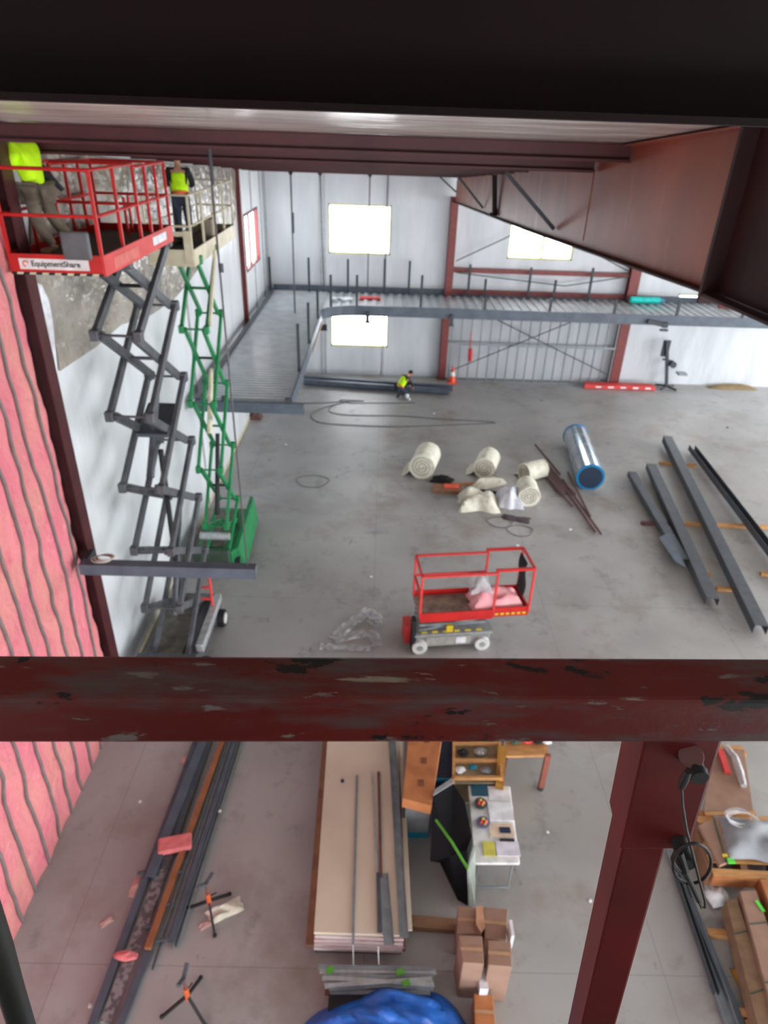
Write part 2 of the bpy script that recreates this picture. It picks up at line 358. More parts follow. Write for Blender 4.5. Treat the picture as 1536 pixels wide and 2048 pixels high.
# purlins
ORD = ['first', 'second', 'third', 'fourth', 'fifth', 'sixth', 'seventh', 'eighth', 'ninth', 'tenth', 'eleventh', 'twelfth', 'thirteenth']
desc = ['nearest maroon roof purlin, long and deep, reaching furthest right', 'second maroon roof purlin just below and behind the nearest one']
for i, Y in enumerate([8.6, 10.0, 11.5, 13.0, 14.6, 16.2, 17.6, 19.2, 20.8, 22.4, 24.0, 25.6, 27.2]):
    zt = zroof(Y)-.012; hb = .2 if i else .19
    if i == 1: hb = .27
    o = MB().profile((XW+.02, Y, zt-hb), (XA-.03, Y, zt-hb), [(.07, 0), (.07, .03), (.055, .03), (.055, .012), (.006, .012), (.006, hb-.012), (-.055, hb-.012), (-.055, hb-.03), (-.07, hb-.03), (-.07, hb), (-.006, hb), (-.006, .0)]).build('roof_purlin', M_maroon)
    tag(o, desc[i] if i < 2 else 'maroon roof purlin, %s one counting away from the viewer' % ORD[i], 'purlin', 'roof purlins')
zb0 = A(768, 228, 1.5).z
P0 = A(-200, 190, 1.5); P1 = A(1800, 268, 1.5)
t = thing('roof_girder', 'maroon girder filling the top of the picture, back-lit shade in its colour', 'girder', (0, 1.5, zb0))
MB().loft([(-4.8, 1.5, A(-2500, 100, 1.5).z), (2.6, 1.5, zb0+.03), (2.6, 1.5, zroof(1.5)), (-4.8, 1.5, zroof(1.5))], [(-4.8, 1.512, zb0-.12), (2.6, 1.512, zb0+.03), (2.6, 1.512, zroof(1.5)), (-4.8, 1.512, zroof(1.5))]) if False else None
M_gd = mat('backlit_maroon', (28, 11, 11), .7, c2=(20, 8, 8), scale=2, spec=.2)  # back-lit darkness of the girder is put into its base colour
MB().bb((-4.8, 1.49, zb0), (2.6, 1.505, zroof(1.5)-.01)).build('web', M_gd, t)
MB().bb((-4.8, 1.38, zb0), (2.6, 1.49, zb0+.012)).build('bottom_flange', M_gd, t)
# flange braces between purlins and the rafter
for (a, bq, lab) in (((1012, 345), (1108, 458), 'long diagonal brace angle running down to the big rafter'), ((916, 352), (966, 416), 'short diagonal brace angle near the thin end of the big rafter'), ((876, 350), (912, 384), 'small brace angle at the top of the left far column')):
    q = LX(bq[0], bq[1], XA-.03); p = A(a[0], a[1], q.y)
    tag(MB().bar(p, q, .06, .06).build('flange_brace', M_post), lab, 'brace')
q = LX(989, 428, XA-.06); p = A(989, 350, q.y); t = thing('brace_hanger', 'upright strut hanging against the rafter beside the diagonal braces', 'brace', q)
MB().bar(p, q, .12, .1).build('strut', M_dkmaroon, t); MB().box(q, (.25, .15, .06)).build('foot', M_dkmaroon, t)
# girts and rod bracing on far wall between the two columns
for ya, yb, lab in ((541, 551, 'upper maroon girt across the far bay'), (584, 592, 'lower maroon girt just above the mezzanine deck')):
    p = A(910, ya, 29.3); q = A(1258, yb, 29.3)
    tag(MB().bar((2.95, 29.42, p.z), (10.33, 29.42, p.z), .12, .17).build('wall_girt', M_redcol), lab, 'girt')
for (a, bq, lab) in (((912, 522), (1110, 430), 'thin bracing rod rising to the right toward the upper right window'), ((1075, 446), (1258, 543), 'thin bracing rod falling from the upper right window to the right column'), ((912, 545), (1130, 572), 'thin bracing rod sagging across the bay above the lower girt'), ((1130, 572), (1258, 553), 'thin bracing rod rising to the right column above the lower girt'), ((900, 742), (1140, 645), 'thin bracing rod rising to the right across the stud framing'), ((985, 635), (1212, 748), 'thin bracing rod falling to the right across the stud framing')):
    tag(MB().tube([A(a[0], a[1], 29.05), A(bq[0], bq[1], 29.05)], .022).build('bracing_rod', M_post), lab, 'rod')
# metal stud framing in the lower bay
t = thing('metal_stud_wall', 'framed wall of grey metal studs below the mezzanine between the two columns', 'framed wall', (6.6, 29.15, 0))
n = 18
for i in range(n):
    x = 3.05+(10.25-3.05)*i/(n-1); MB().chan((x, 29.2, 0), (x, 29.2, 3.45), .09, .04, .006, up=(1, 0, 0)).build('stud', M_stud, t)
MB().bb((3.0, 29.14, 0), (10.3, 29.26, .03)).build('bottom_track', M_stud, t); MB().bb((3.0, 29.14, 3.42), (10.3, 29.26, 3.46)).build('top_track', M_stud, t)
MB().bb((3.0, 29.13, 1.62), (10.3, 29.16, 1.70)).build('bridging_bar', M_stud, t)
# ================================================================ MEZZANINE
ZD = 3.68
t = thing('mezzanine_deck', 'corrugated galvanised mezzanine deck running along left wall and far wall', 'deck', (-3.4, 16.3, ZD))
b = MB(); N = 92
def rib(v):
    f = (v*N/1.0) % 1.0; return 0.0 if f < .45 else .045
vs = []; Y0, Y1 = 16.25, 29.3
ys = []
for i in range(66):
    y = Y0+(Y1-Y0)*i/66; dy = (Y1-Y0)/66; ys += [(y, 0), (y+dy*.42, 0), (y+dy*.5, .05), (y+dy*.92, .05)]
ys.append((Y1, 0)); pts = []
for y, z in ys: pts += [(-4.62, y, ZD-.05+z), (-2.32, y, ZD-.05+z)]
b.add(pts, [(2*i, 2*i+1, 2*i+3, 2*i+2) for i in range(len(ys)-1)]); b.build('deck_sheet', M_deck, t)
xs = []
for i in range(60):
    x = -2.32+21*i/60; xs += [(x, 0), (x+.16, 0), (x+.19, .05), (x+.33, .05)]
pts = []
for x, z in xs: pts += [(x, 26.55, ZD-.05+z), (x, 29.3, ZD-.05+z)]
b = MB().add(pts, [(2*i, 2*i+1, 2*i+3, 2*i+2) for i in range(len(xs)-1)]); b.build('deck_sheet', M_deck, t)
def beam(label, p, q, w, h, m=M_grey, prof='chan', par=None, name='steel_beam', cat='beam', group=None, up=(0, 0, 1)):
    b = MB()
    if prof == 'i': b.ibeam(p, q, w, h, up=up)
    elif prof == 'tube': b.bar(p, q, w, h, up=up)
    else: b.chan(p, q, w, h, up=up)
    o = b.build(name, m)
    return tag(o, label, cat, group)
def side_chan(b, p, q, w, h, t=.014, flip=1):     # C section with vertical web on the near side
    return b.profile(p, q, [(flip*a, c) for a, c in ((0, 0), (w, 0), (w, t), (t, t), (t, h-t), (w, h-t), (w, h), (0, h))])
o = side_chan(MB(), (-4.66, 16.1, ZD-.28), (-4.66, 29.35, ZD-.28), .12, .34).build('edge_beam', M_grey); tag(o, 'grey channel edge beam holding the deck along left wall', 'beam')
tag(MB().bar((-2.25, 16.25, ZD-.12), (-2.25, 25.6, ZD-.12), .05, .34).build('edge_beam', M_grey), 'grey edge beam on the open side of the left deck strip', 'beam')
tag(side_chan(MB(), (-4.6, 29.4, ZD-.1), (19, 29.4, ZD-.1), .1, .3, flip=-1).build('edge_beam', M_grey), 'long grey edge beam behind the deck on the far wall', 'beam')
# front beam with a curved left end
pts = [(-2.3, 25.55), (-2.2, 25.85), (-1.95, 26.15), (-1.55, 26.38), (-1.0, 26.5), (0, 26.5), (19, 26.5)]
b = MB(); b.add([(x, y, ZD-.3) for x, y in pts]+[(x, y, ZD+.08) for x, y in pts]+[(x, y+.05, ZD-.3) for x, y in pts]+[(x, y+.05, ZD+.08) for x, y in pts], [])
n = len(pts)
for i in range(n-1):
    b.f += [(i, i+1, n+i+1, n+i), (2*n+i, 3*n+i, 3*n+i+1, 2*n+i+1), (n+i, n+i+1, 3*n+i+1, 3*n+i), (i, 2*n+i, 2*n+i+1, i+1)]
b.f += [(0, n, 3*n, 2*n), (n-1, 3*n-1, 4*n-1, 2*n-1)]
tag(b.build('edge_beam', M_grey), 'long grey front edge beam of the far deck with curved left end', 'beam')
# cross beams carrying the strip
p = G(175, 1134, ZD); q = G(510, 1143, ZD)
t = thing('cross_beam', 'near grey channel beam projecting from the wall column over the scissor lift', 'beam', (p+q)/2)
b = side_chan(MB(), (-4.62, p.y-.02, ZD-.14), (q.x, q.y-.02, ZD-.14), .17, .19, flip=-1); b.build('channel', M_grey, t)
MB().bb((q.x-.012, q.y-.02, ZD-.14), (q.x, q.y+.15, ZD+.05)).build('end_plate', M_grey, t); MB().bb((-4.64, q.y+.1, ZD-.14), (-4.56, 9.16, ZD+.02)).build('seat_bracket', M_post, t)
p = G(400, 803, ZD); q = G(607, 812, ZD)
t = thing('cross_beam', 'grey channel beam under the near end of the corrugated deck', 'beam', (p+q)/2)
side_chan(MB(), (-4.62, 15.92, ZD-.24), (q.x, 15.92, ZD-.24), .16, .26, flip=-1).build('channel', M_grey, t)
for px, py in ((448, 806), (578, 800)): c = G(px, py, ZD); MB().box((c.x, 16.0, ZD+.08), (.12, .12, .14)).build('clip', M_post, t)
# coil of rope on near cross beam
b = MB()
for j in range(3):
    c = G(203+j*5, 1118, ZD+.07); r = .13-.012*j
    b.tube([(c.x+r*1.2*math.cos(a), c.y+r*.8*math.sin(a), ZD+.07+.018*j) for a in [2*math.pi*i/20 for i in range(20)]], .011, 6, True)
tag(b.build('rope_coil', mat('pale_rope', (196, 188, 176), .8)), 'pale coiled rope lying on left end of near cross beam', 'rope')
# long cable from roof to near cross beam
def hang(name, label, a, bq, Ya, Yb, r, m, cat='rod', mid=None, group=None):
    p = A(a[0], a[1], Ya); q = A(bq[0], bq[1], Yb); t = thing(name, label, cat, q, 0, group)
    MB().tube([p, q], r).build('rod' if cat == 'rod' else 'cable', m, t)
    if mid:
        u, v, rr, mm = mid; MB().cyl(p.lerp(q, u), p.lerp(q, v), rr).build('coupler', mm, t)
    return t
p = A(436, 300, 8.75); q = Vector((G(496, 1124, ZD+.06).x, 8.77, ZD+.05))
t = thing('suspension_cable', 'long dark cable hanging from the roof to the tip of near cross beam', 'cable', q)
MB().tube([Vector((q.x-.02, 8.72, 9.53)), q], .013).build('cable', M_steelcab, t)
pm = A(446, 536, 8.75); MB().cyl((q.x, 8.74, pm.z+.05), (q.x, 8.74, pm.z-.05), .032).build('hook', M_post, t)
MB().cyl((q.x-.01, 8.72, 9.53), (q.x-.01, 8.73, 9.15), .022).build('hoist_body', M_post, t)
for a, bq, Y, r, lab in (((581, 343), (592, 690), 25.4, .03, 'hanging rod from the purlins at the bend of the deck, left of the upper window'), ((640, 345), (648, 578), 29.2, .025, 'hanging rod left beside the upper window'), ((740, 348), (735, 578), 29.2, .025, 'hanging rod crossing the upper window'), ((776, 350), (770, 575), 29.3, .02, 'thin hanging rod at right edge of the upper window')):
    p = A(a[0], a[1], Y); t = thing('hanger_rod', lab, 'rod', A(bq[0], bq[1], Y))
    MB().tube([(p.x, Y, min(p.z+.1, zroof(Y)-.05)), Vector((A(bq[0], bq[1], Y).x, Y, ZD+.0 if Y > 26 else A(bq[0], bq[1], Y).z))], r).build('rod', M_steelcab, t)
    if r >= .025: MB().cyl((p.x, Y, p.z+.08), (p.x, Y, p.z-.12), .16, .03, 10).build('bracket', M_dkmaroon, t)
    if Y < 26: MB().cyl(A(585, 425, Y), A(586, 466, Y), .055).build('turnbuckle', M_post, t)
# rail posts
posts_back = [(538, 514, 576), (617, 515, 578), (696, 518, 580), (770, 517, 574), (820, 522, 583), (941, 529, 588), (1063, 535, 590), (1187, 536, 594), (972, 558, 588), (1112, 560, 590)]
posts_front = [(661, 550, 613), (714, 550, 612), (845, 551, 614), (972, 596, 622), (1104, 598, 625), (1235, 600, 628), (1362, 602, 632), (1495, 606, 636)]
posts_side = [(632, 571, 645), (619, 605, 690), (602, 648, 742), (588, 700, 792)]
for j, (px, ya, yb) in enumerate(posts_back):
    p = A(px, ya, 29.15); q = Vector((p.x, 29.15, ZD)); o = MB().bar((p.x, 29.15, p.z), q, .09, .09).build('rail_post', M_post)
    tag(o, 'dark rail post, %s from the left in the back row on far deck' % ORD[sorted(q_[0] for q_ in posts_back).index(px)], 'post', 'rail posts on the back edge of the deck')
for j, (px, ya, yb) in enumerate(posts_front):
    p = A(px, ya, 26.52); o = MB().bar((p.x, 26.6, p.z), (p.x, 26.6, ZD), .09, .09).build('rail_post', M_post)
    tag(o, 'dark rail post, %s from the left in the front row on far deck' % ORD[j], 'post', 'rail posts on the front edge of the deck')
for (px, ya, yb) in posts_side[:3]:
    g = G(px, yb, ZD); yy = min(25.2, g.y) if px != 602 else 18.6
    gg = Vector((-2.3, {632: 24.6, 619: 21.4, 602: 18.6}[px], ZD)); p = A(px, ya, gg.y)
    o = MB().bar((-2.3, gg.y, p.z), gg, .08, .08).build('rail_post', M_post)
    tag(o, 'dark rail post on the open edge of left deck strip, ' + {632: 'farthest of the three', 619: 'middle of the three', 602: 'nearest of the three'}[px], 'post', 'rail posts along the left deck strip')
o = MB().box(A(643, 655, 25.6), (.42, .1, .22)).build('junction_box', M_black); tag(o, 'small black box hung below the bend of the deck', 'box')
tag(MB().bar((-2.2, 21.5, ZD-.3), (-2.2, 25.3, ZD-.3), .03, .04).build('strip', mat('tan_strip', (196, 156, 122), .6)), 'tan strip under the open edge of left deck strip', 'strip')
for px, py, s in ((903, 640, .12), (735, 634, .14), (1330, 650, .2)):
    c = A(px, py, 26.4); t = thing('beam_clamp', 'dark clamp hanging below front edge beam ' + {903: 'in front of the left column', 735: 'over the lower window', 1330: 'right of the right column'}[px], 'clamp', c)
    MB().box(c, (s, .15, .4 if px != 1330 else .2)).build('bracket', M_post, t); MB().box(c+Vector((0, 0, -.2)), (s*1.5, .1, .08)).build('jaw', M_post, t)
    if px == 1330: MB().bar(c, c+Vector((-.7, 0, .12)), .12, .16).build('arm', M_post, t)
tag(MB().box(A(740, 596, 28.2), (.85, .3, .08)).build('tool_case', M_redfade), 'small red case lying on far deck', 'case')
b = MB().sheet(lambda u, v: A(686, 598, 27.8)+Vector((-.4+.8*u, -.15+.3*v, .04*math.sin(7*u+3*v)+.03)), 8, 4, .02); tag(b.build('film_scrap', M_paper), 'small white scrap lying on far deck', 'scrap')
t = thing('wrapped_bundle', 'bright turquoise wrapped bundle lying at the wall side of far deck', 'bundle', (11.2, 29.1, ZD)); p = A(1262, 594, 28.9); q = A(1320, 595, 28.9); p.z = q.z = ZD+.14
MB().cyl(p, q, .13).build('wrap', mat('turquoise_film', (20, 222, 214), .3), t); MB().cyl(q, q+Vector((.25, 0, 0)), .13, .03).build('twisted_end', M_teal, t)
p = A(1440, 592, 28.6); t = thing('girt_stack', 'stack of red girts lying on far deck at right', 'girts', (p.x, 28.6, ZD))
for j in range(4): MB().bar((p.x+.1*j, 28.5+.16*j, ZD+.08+.05*j), (p.x+2.4+.1*j, 28.5+.16*j, ZD+.12+.05*j), .1, .16).build('girt', M_redfade if j % 2 else M_redcol, t)
# ================================================================ PINK WALL
def pinkx(y, z):
    n1 = noise.noise(Vector((y*1.1, z*.8, 3)))*.07+noise.noise(Vector((y*3.3, z*2.4, 8)))*.04
    return XW+.09+n1
def pinkedge(z): return 9.1+.07*noise.noise(Vector((z*1.6, 0, 0)))+.04*noise.noise(Vector((z*5, 2, 0)))
t = thing('wall_insulation', 'pink fibreglass insulation covering the near left wall with grey battens', 'insulation', (XW, 4.5, 0))
# measured batten lines: (photo points)
def on_wall(px, py, off=.0): return LX(px, py, XW+.16+off)
lines = [[(13, 560), (98, 940), (160, 1308)], [(0, 680), (64, 940), (127, 1308)], [(0, 820), (32, 940), (95, 1308)], [(0, 975), (60, 1308)], [(0, 1095), (20, 1200), (40, 1308)],
         [(140, 1090), (152, 1150), (188, 1308)], [(0, 1235), (22, 1308)],
         [(0, 1500), (28, 1640), (57, 1790)], [(37, 1480), (58, 1590), (82, 1738)], [(76, 1480), (92, 1560), (110, 1690)], [(113, 1480), (128, 1560), (141, 1636)], [(146, 1480), (155, 1530), (163, 1585)], [(176, 1480), (184, 1530)], [(0, 1640), (15, 1730), (32, 1835)]]
b = MB()
def pf(u, v):
    z = 9.2*v; y = .3+(pinkedge(z)-.3)*u; return (pinkx(y, z), y, z)
ob = b.sheet(pf, 90, 110, (-.07, 0, 0)).build('batt', M_pink, t, smooth=True)
YB = [9.0-.52*i for i in range(12)]
for i, yb_ in enumerate([8.72-.43*q for q in range(14)]):
    pts = []
    for j in range(41):
        z = .02+9.08*j/40; y = yb_+.22*math.sin(math.pi*min(1, z/9))*(1-.03*i)+.015*noise.noise(Vector((z*2, i, 0))); pts.append((pinkx(y, z)+.02, y, z))
    MB().tube(pts, .026, 6).build('batten', M_strap, t)
# plastic sheet on upper left wall
M_crinkle = mat('crinkled_poly', (170, 162, 150), .16, c2=(140, 130, 118), scale=1.3, bump=.09, bscale=3.2, spec=1.0, detail=3)
out = [(62, 552), (95, 620), (112, 700), (118, 742), (150, 720), (190, 694), (240, 650), (300, 630), (345, 600), (380, 560), (420, 500), (470, 440), (470, 340), (60, 300)]
P = [LX(x, y, XW+.03) for x, y in out]
P = [Vector((XW+.03, p.y, min(p.z, zroof(p.y)-.03))) for p in P]
tag(MB().prism(P, (.02, 0, 0)).build('plastic_sheet', M_crinkle), 'crinkled translucent plastic sheet hanging high on left wall behind the lift arms', 'sheet')
P = [LX(x, y, XW+.02) for x, y in [(56, 560), (78, 570), (92, 600), (100, 640), (106, 700), (112, 765), (100, 740), (85, 680), (70, 620)]]
tag(MB().prism(P, (.04, 0, 0)).build('liner_flap', M_paper), 'white torn liner flap on left wall beside the dark column', 'flap')
# ================================================================ SCISSOR LIFTS
def wheel(b, c, r, w): return b.cyl((c[0]-w/2, c[1], c[2]), (c[0]+w/2, c[1], c[2]), r, n=20)
def scissor(t, xl, xr, yf, yr, zs, m, wd=.05, ht=.1, top=None):
    for i in range(len(zs)-1):
        z0, z1 = zs[i], zs[i+1]
        for sgn, x in ((1, xl), (-1, xr)):
            MB().bar((x, yf, z0), (x, yr, z1), wd, ht).build('scissor_arm', m, t, bevel=.006)
            MB().bar((x+sgn*(wd+.01), yr, z0), (x+sgn*(wd+.01), yf, z1), wd, ht).build('scissor_arm', m, t, bevel=.006)
        ym = (yf+yr)/2; zm = (z0+z1)/2
        MB().cyl((xl, ym, zm), (xr, ym, zm), .03, n=8).build('pivot_tube', M_black if i % 2 else m, t)
        MB().cyl((xl-.02, yf, z1), (xr+.02, yf, z1), .022, n=8).build('cross_tube', m, t)
        MB().cyl((xl-.02, yr, z1), (xr+.02, yr, z1), .022, n=8).build('cross_tube', m, t)
        for x in (xl, xr):
            for y in (yf, yr): MB().box((x, y, z1), (wd*1.8, .13, .17)).build('knuckle', m, t, bevel=.02)
def rails(t, x0, x1, ya, yb, zf, h, m, posts_side=3, name='guard_rail', r=.022, gate=True):
    zs = (zf+h, zf+h*.52)
    for z in zs:
        nm = 'top_rail' if z == zs[0] else 'mid_rail'
        MB().tube([(x0, ya, z), (x1, ya, z)], r).build(nm, m, t); MB().tube([(x1, ya, z), (x1, yb, z)], r).build(nm, m, t)
        MB().tube([(x0, yb, z), (x1, yb, z)], r).build(nm, m, t); MB().tube([(x0, ya, z), (x0, yb, z)], r).build(nm, m, t)
    for i in range(posts_side+1):
        y = ya+(yb-ya)*i/posts_side
        for x in (x0, x1): MB().bar((x, y, zf), (x, y, zf+h), .04, .04).build('rail_post', m, t)
def text_part(txt, size, m, parent, M4, name='lettering'):
    c = bpy.data.curves.new('tmp', 'FONT'); c.body = txt; c.size = size; c.extrude = .002; c.align_x = 'LEFT'; c.offset = .0015
    o = bpy.data.objects.new('tmp', c); COL.objects.link(o); dg = bpy.context.evaluated_depsgraph_get(); dg.update()
    me = bpy.data.meshes.new_from_object(o.evaluated_get(dg)); bpy.data.objects.remove(o)
    r = parent
    while r.parent: r = r.parent
    me.transform(Matrix.LocRotScale(r.location, r.rotation_euler, None).inverted()@M4); me.materials.clear(); me.materials.append(m)
    ob = bpy.data.objects.new(name, me); COL.objects.link(ob); ob.parent = parent; return ob
# ---- grey armed lift with red platform
t = thing('scissor_lift', 'raised scissor lift with dark grey arms and red platform at left', 'scissor lift', (-3.97, 11, 0))
ch = MB().bb((-4.5, 9.9, .22), (-3.44, 12.15, .62)).build('chassis', M_armgrey, t, bevel=.03)
MB().bb((-4.4, 10.0, .62), (-3.75, 12.0, .66)).build('tread_plate', mat('grimy_tread', (112, 108, 98), .7, c2=(82, 78, 70), scale=6), t)
MB().bb((-3.5, 10.2, .62), (-3.34, 11.9, .8)).build('side_box', M_galv, t, bevel=.02)
MB().bb((-4.55, 9.75, .25), (-3.4, 9.95, .8)).build('battery_tray', M_dkgrey, t, bevel=.02)
for x in (-4.55, -3.36):
    for y in (10.25, 11.8):
        wh = wheel(MB(), (x, y, .2), .2, .13).build('wheel', M_black, t, smooth=True); wheel(MB(), (x+(.07 if x > -4 else -.07), y, .2), .12, .03).build('hub', M_tyre, wh)
scissor(t, -4.27, -3.62, 10.0, 12.0, [.62, 1.86, 3.14, 4.40, 5.68, 6.97, 8.02], M_armgrey, .075, .14)
MB().cyl((-3.93, 10.5, 1.3), (-3.93, 11.8, 3.2), .06, .045).build('hydraulic_cylinder', M_dkgrey, t); MB().cyl((-3.93, 10.4, 4.4), (-3.93, 11.4, 5.7), .07, .05).build('hydraulic_cylinder', M_dkgrey, t)
MB().cyl((-3.93, 11.0, 1.2), (-3.93, 11.1, 4.6), .05, .05).build('hydraulic_cylinder', M_black, t)
MB().prism([(-4.2, 10.75, 5.0), (-3.65, 10.75, 5.0), (-3.65, 11.6, 5.25), (-4.2, 11.6, 5.25)], (0, 0, .06)).build('gusset_plate', M_dkgrey, t)
b = MB(); c = G(375, 1180, 1.2)
for z in (.95, 1.25, 1.55): b.tube([(-3.72, 11.5, z), (-3.45, 11.5, z)], .03)
b.tube([(-3.45, 11.5, .66), (-3.45, 11.5, 1.57)], .03); b.build('ladder', M_redfade, t)
px0, px1, py0, py1, zf = -4.74, -3.57, 9.0, 12.1, 8.16
MB().bb((px0, py0, 8.10), (px1, py1, zf)).build('platform_floor', mat('dark_deck', (70, 62, 56), .8), t)
fr = MB().bb((px0, py0-.03, 8.02), (px1, py0, 8.27)).build('front_toe_board', M_red, t)
MB().bb((px1, py0-.03, 8.02), (px1+.03, py1, 8.27)).build('side_toe_board', M_redfade, t)
MB().bb((px0-.03, py0, 8.02), (px0, py1, 8.27)).bb((px0, py1, 8.02), (px1, py1+.03, 8.27)).build('rear_toe_board', M_red, t)
rails(t, px0, px1, py0, 10.6, zf, 1.08, M_red, 2); 
MB().tube([(px1, 10.6, 8.72), (px1, py1, 8.72)], .022).tube([(px1, 10.6, 9.2), (px1, py1, 9.2)], .022).build('extension_rail', M_red, t)
for x in (px0, px1):
    for y in (11.1, 11.6, py1): MB().bar((x, y, zf), (x, y, 9.22), .04, .04).build('rail_post', M_red, t)
MB().tube([(px0, 10.6, 8.72), (px0, py1, 8.72), (px1, py1, 8.72)], .022).tube([(px0, 10.6, 9.2), (px0, py1, 9.2), (px1, py1, 9.2)], .022).build('extension_rail', M_red, t)
sg = MB().bb((px0+.12, py0-.036, 8.085), (px1-.17, py0-.03, 8.215)).build('sign_plate', M_white, fr)
MR = Matrix.Translation((px0+.27, py0-.038, 8.125))@Matrix.Rotation(math.radians(90), 4, 'X')
text_part('EquipmentShare', .095, M_black, fr, MR)
b = MB(); b.tube([(px0+.205+.034*math.cos(a), py0-.039, 8.15+.034*math.sin(a)) for a in [math.radians(20+i*30) for i in range(9)]], .008, 6); b.build('logo_ring', M_cone, fr)
b = MB().bb((px0, py0-.036, 8.02), (px1, py0-.03, 8.05)).build('warning_tape', M_black, fr)
b = MB()
for i in range(7): x = px0+.06+.16*i; b.prism([(x, py0-.038, 8.022), (x+.08, py0-.038, 8.022), (x+.095, py0-.038, 8.048), (x+.015, py0-.038, 8.048)], (0, .004, 0))
b.build('tape_stripes', M_cream, fr)
b = MB().bb((px1+.03, 9.3, 8.06), (px1+.034, 10.3, 8.2)).build('panel_inset', mat('pale_red_paint', (214, 108, 100), .6), t)
MB().bb((px1+.034, 11.0, 8.1), (px1+.038, 11.7, 8.22)).build('side_label', M_paper, t)
MB().bb((-4.02, py0-.1, 8.22), (-3.66, py0-.045, 8.56)).build('control_box', mat('control_grey', (92, 96, 98), .5), t, bevel=.04)
for y, px in ((11.3, 210), (11.5, 225)): MB().tube([(-4.0, y, 8.2), (-4.0, y, 8.75)], .025).build('folded_rail_bracket', M_red, t)
# ---- green armed lift with cream platform
t = thing('scissor_lift', 'raised scissor lift with green arms and cream platform behind the grey one', 'scissor lift', (-3.9, 14.9, 0))
MB().bb((-4.4, 13.8, .25), (-3.5, 16.0, .62)).build('chassis', M_green, t, bevel=.03)
MB().bb((-4.3, 14.0, .62), (-3.75, 15.8, .66)).build('tread_plate', MATS['grimy_tread'], t)
MB().loft([(-3.5, 13.9, .12), (-3.2, 14.0, .12), (-3.3, 16.3, .12), (-3.5, 16.4, .12)], [(-3.5, 13.9, .62), (-3.4, 14.0, .62), (-3.4, 16.3, .8), (-3.5, 16.4, .8)]).build('side_cover', M_green, t)
MB().bb((-4.42, 13.68, .3), (-3.55, 13.8, .72)).build('end_frame', M_dkgreen, t, bevel=.03)
MB().cyl((-4.2, 13.7, 1.15), (-3.5, 13.7, 1.15), .09).build('power_pack', M_galv, t)
for x in (-4.42, -3.42):
    for y in (14.1, 15.7): wheel(MB(), (x, y, .22), .22, .13).build('wheel', M_black, t, smooth=True)
scissor(t, -4.12, -3.60, 13.9, 15.3, [.65, 1.3, 2.82, 4.42, 6.05, 7.42], M_green, .06, .105)
MB().cyl((-3.85, 14.1, 1.5), (-3.85, 14.9, 3.3), .06, .05).build('hydraulic_cylinder', M_black, t); MB().cyl((-3.85, 14.2, 3.6), (-3.85, 14.9, 4.9), .06, .05).build('hydraulic_cylinder', M_cream, t)
MB().bar((-3.55, 14.0, 6.1), (-3.45, 14.6, 7.5), .05, .08).build('support_bar', M_liftcream, t)
cx0, cx1, cy0, cy1, czf = -4.45, -3.62, 13.5, 17.4, 7.5
MB().bb((cx0, cy0, 7.42), (cx1, cy1, czf)).build('platform_floor', MATS['dark_deck'], t)
MB().bb((cx0, cy0-.03, 7.36), (cx1, cy0, 7.66)).build('toe_board', M_liftcream, t); MB().bb((cx1, cy0-.03, 7.36), (cx1+.03, cy1, 7.66)).build('toe_board', M_liftcream, t)
MB().bb((cx0-.03, cy0, 7.36), (cx0, cy1, 7.66)).bb((cx0, cy1, 7.36), (cx1, cy1+.03, 7.66)).build('toe_board', M_liftcream, t)
rails(t, cx0, cx1, cy0, cy1, czf, 1.1, M_liftcream, 4, r=.02)
MB().bb((-3.75, cy0-.06, 7.42), (-3.6, cy0-.01, 8.0)).build('entry_post', M_liftcream, t); MB().bb((-4.25, cy0-.05, 7.9), (-3.75, cy0-.01, 7.98)).build('entry_bar', M_liftcream, t)
MB().bb((-3.8, 15.3, 7.6), (-3.64, 15.7, 8.0)).build('control_box', mat('grey_brown_panel', (140, 128, 112), .7), t)
# ---- red lift parked on floor in the middle
f1 = G(838, 1305); f2 = G(962, 1297); ang = math.atan2(f2.y-f1.y, f2.x-f1.x)
t = thing('scissor_lift', 'lowered red scissor lift parked in the middle of the slab', 'scissor lift', ((f1.x+f2.x)/2, (f1.y+f2.y)/2, 0), ang)
hb = (f2-f1).length/2; L = dict(local=True)
MB().bb((-.78, .02, .13), (.86, .76, .42)).build('chassis', mat('lift_base_grey', (142, 144, 142), .55), t, bevel=.03, **L)
MB().bb((-.55, -.0, .16), (.42, .02, .4)).build('side_panel', mat('side_panel_grey', (168, 166, 160), .55), t, **L)
MB().bb((.1, -.008, .2), (.32, 0, .36)).build('label_plate', M_paper, t, **L)
MB().bb((-.8, .0, .42), (.9, .8, .47)).build('deck_frame', M_galv, t, **L)
for j in range(6): MB().box((-.6+.24*j, .06, .5), (.12, .03, .03)).build('yellow_bracket', M_yellow, t, **L)
MB().bb((-.12, .02, .5), (.02, .1, .66)).build('yellow_latch', M_yellow, t, **L)
for x in (-hb, hb):
    for y in (0, .76):
        wh = wheel(MB(), (0, 0, 0), .165, .11); wh.v = [Vector((x+v.y, y+v.x, .165+v.z)) for v in wh.v]; wo = wh.build('wheel', M_tyre, t, smooth=True, **L)
        hbm = wheel(MB(), (0, 0, 0), .07, .13); hbm.v = [Vector((x+v.y, y+v.x, .165+v.z)) for v in hbm.v]; hbm.build('hub', M_galv, wo, **L)
for s in (0, 1):
    for yy in (.12, .68): MB().bar((-.7, yy, .52+.14*s), (.75, yy, .66-.14*s+.14), .05, .07).build('scissor_arm', M_stud, t, **L)
MB().bb((-.98, .2, .1), (-.8, .6, .55)).build('entry_ladder', M_redfade, t, bevel=.02, **L); MB().bb((-.86, .0, .1), (-.78, .2, .85)).build('control_pod', M_black, t, **L)
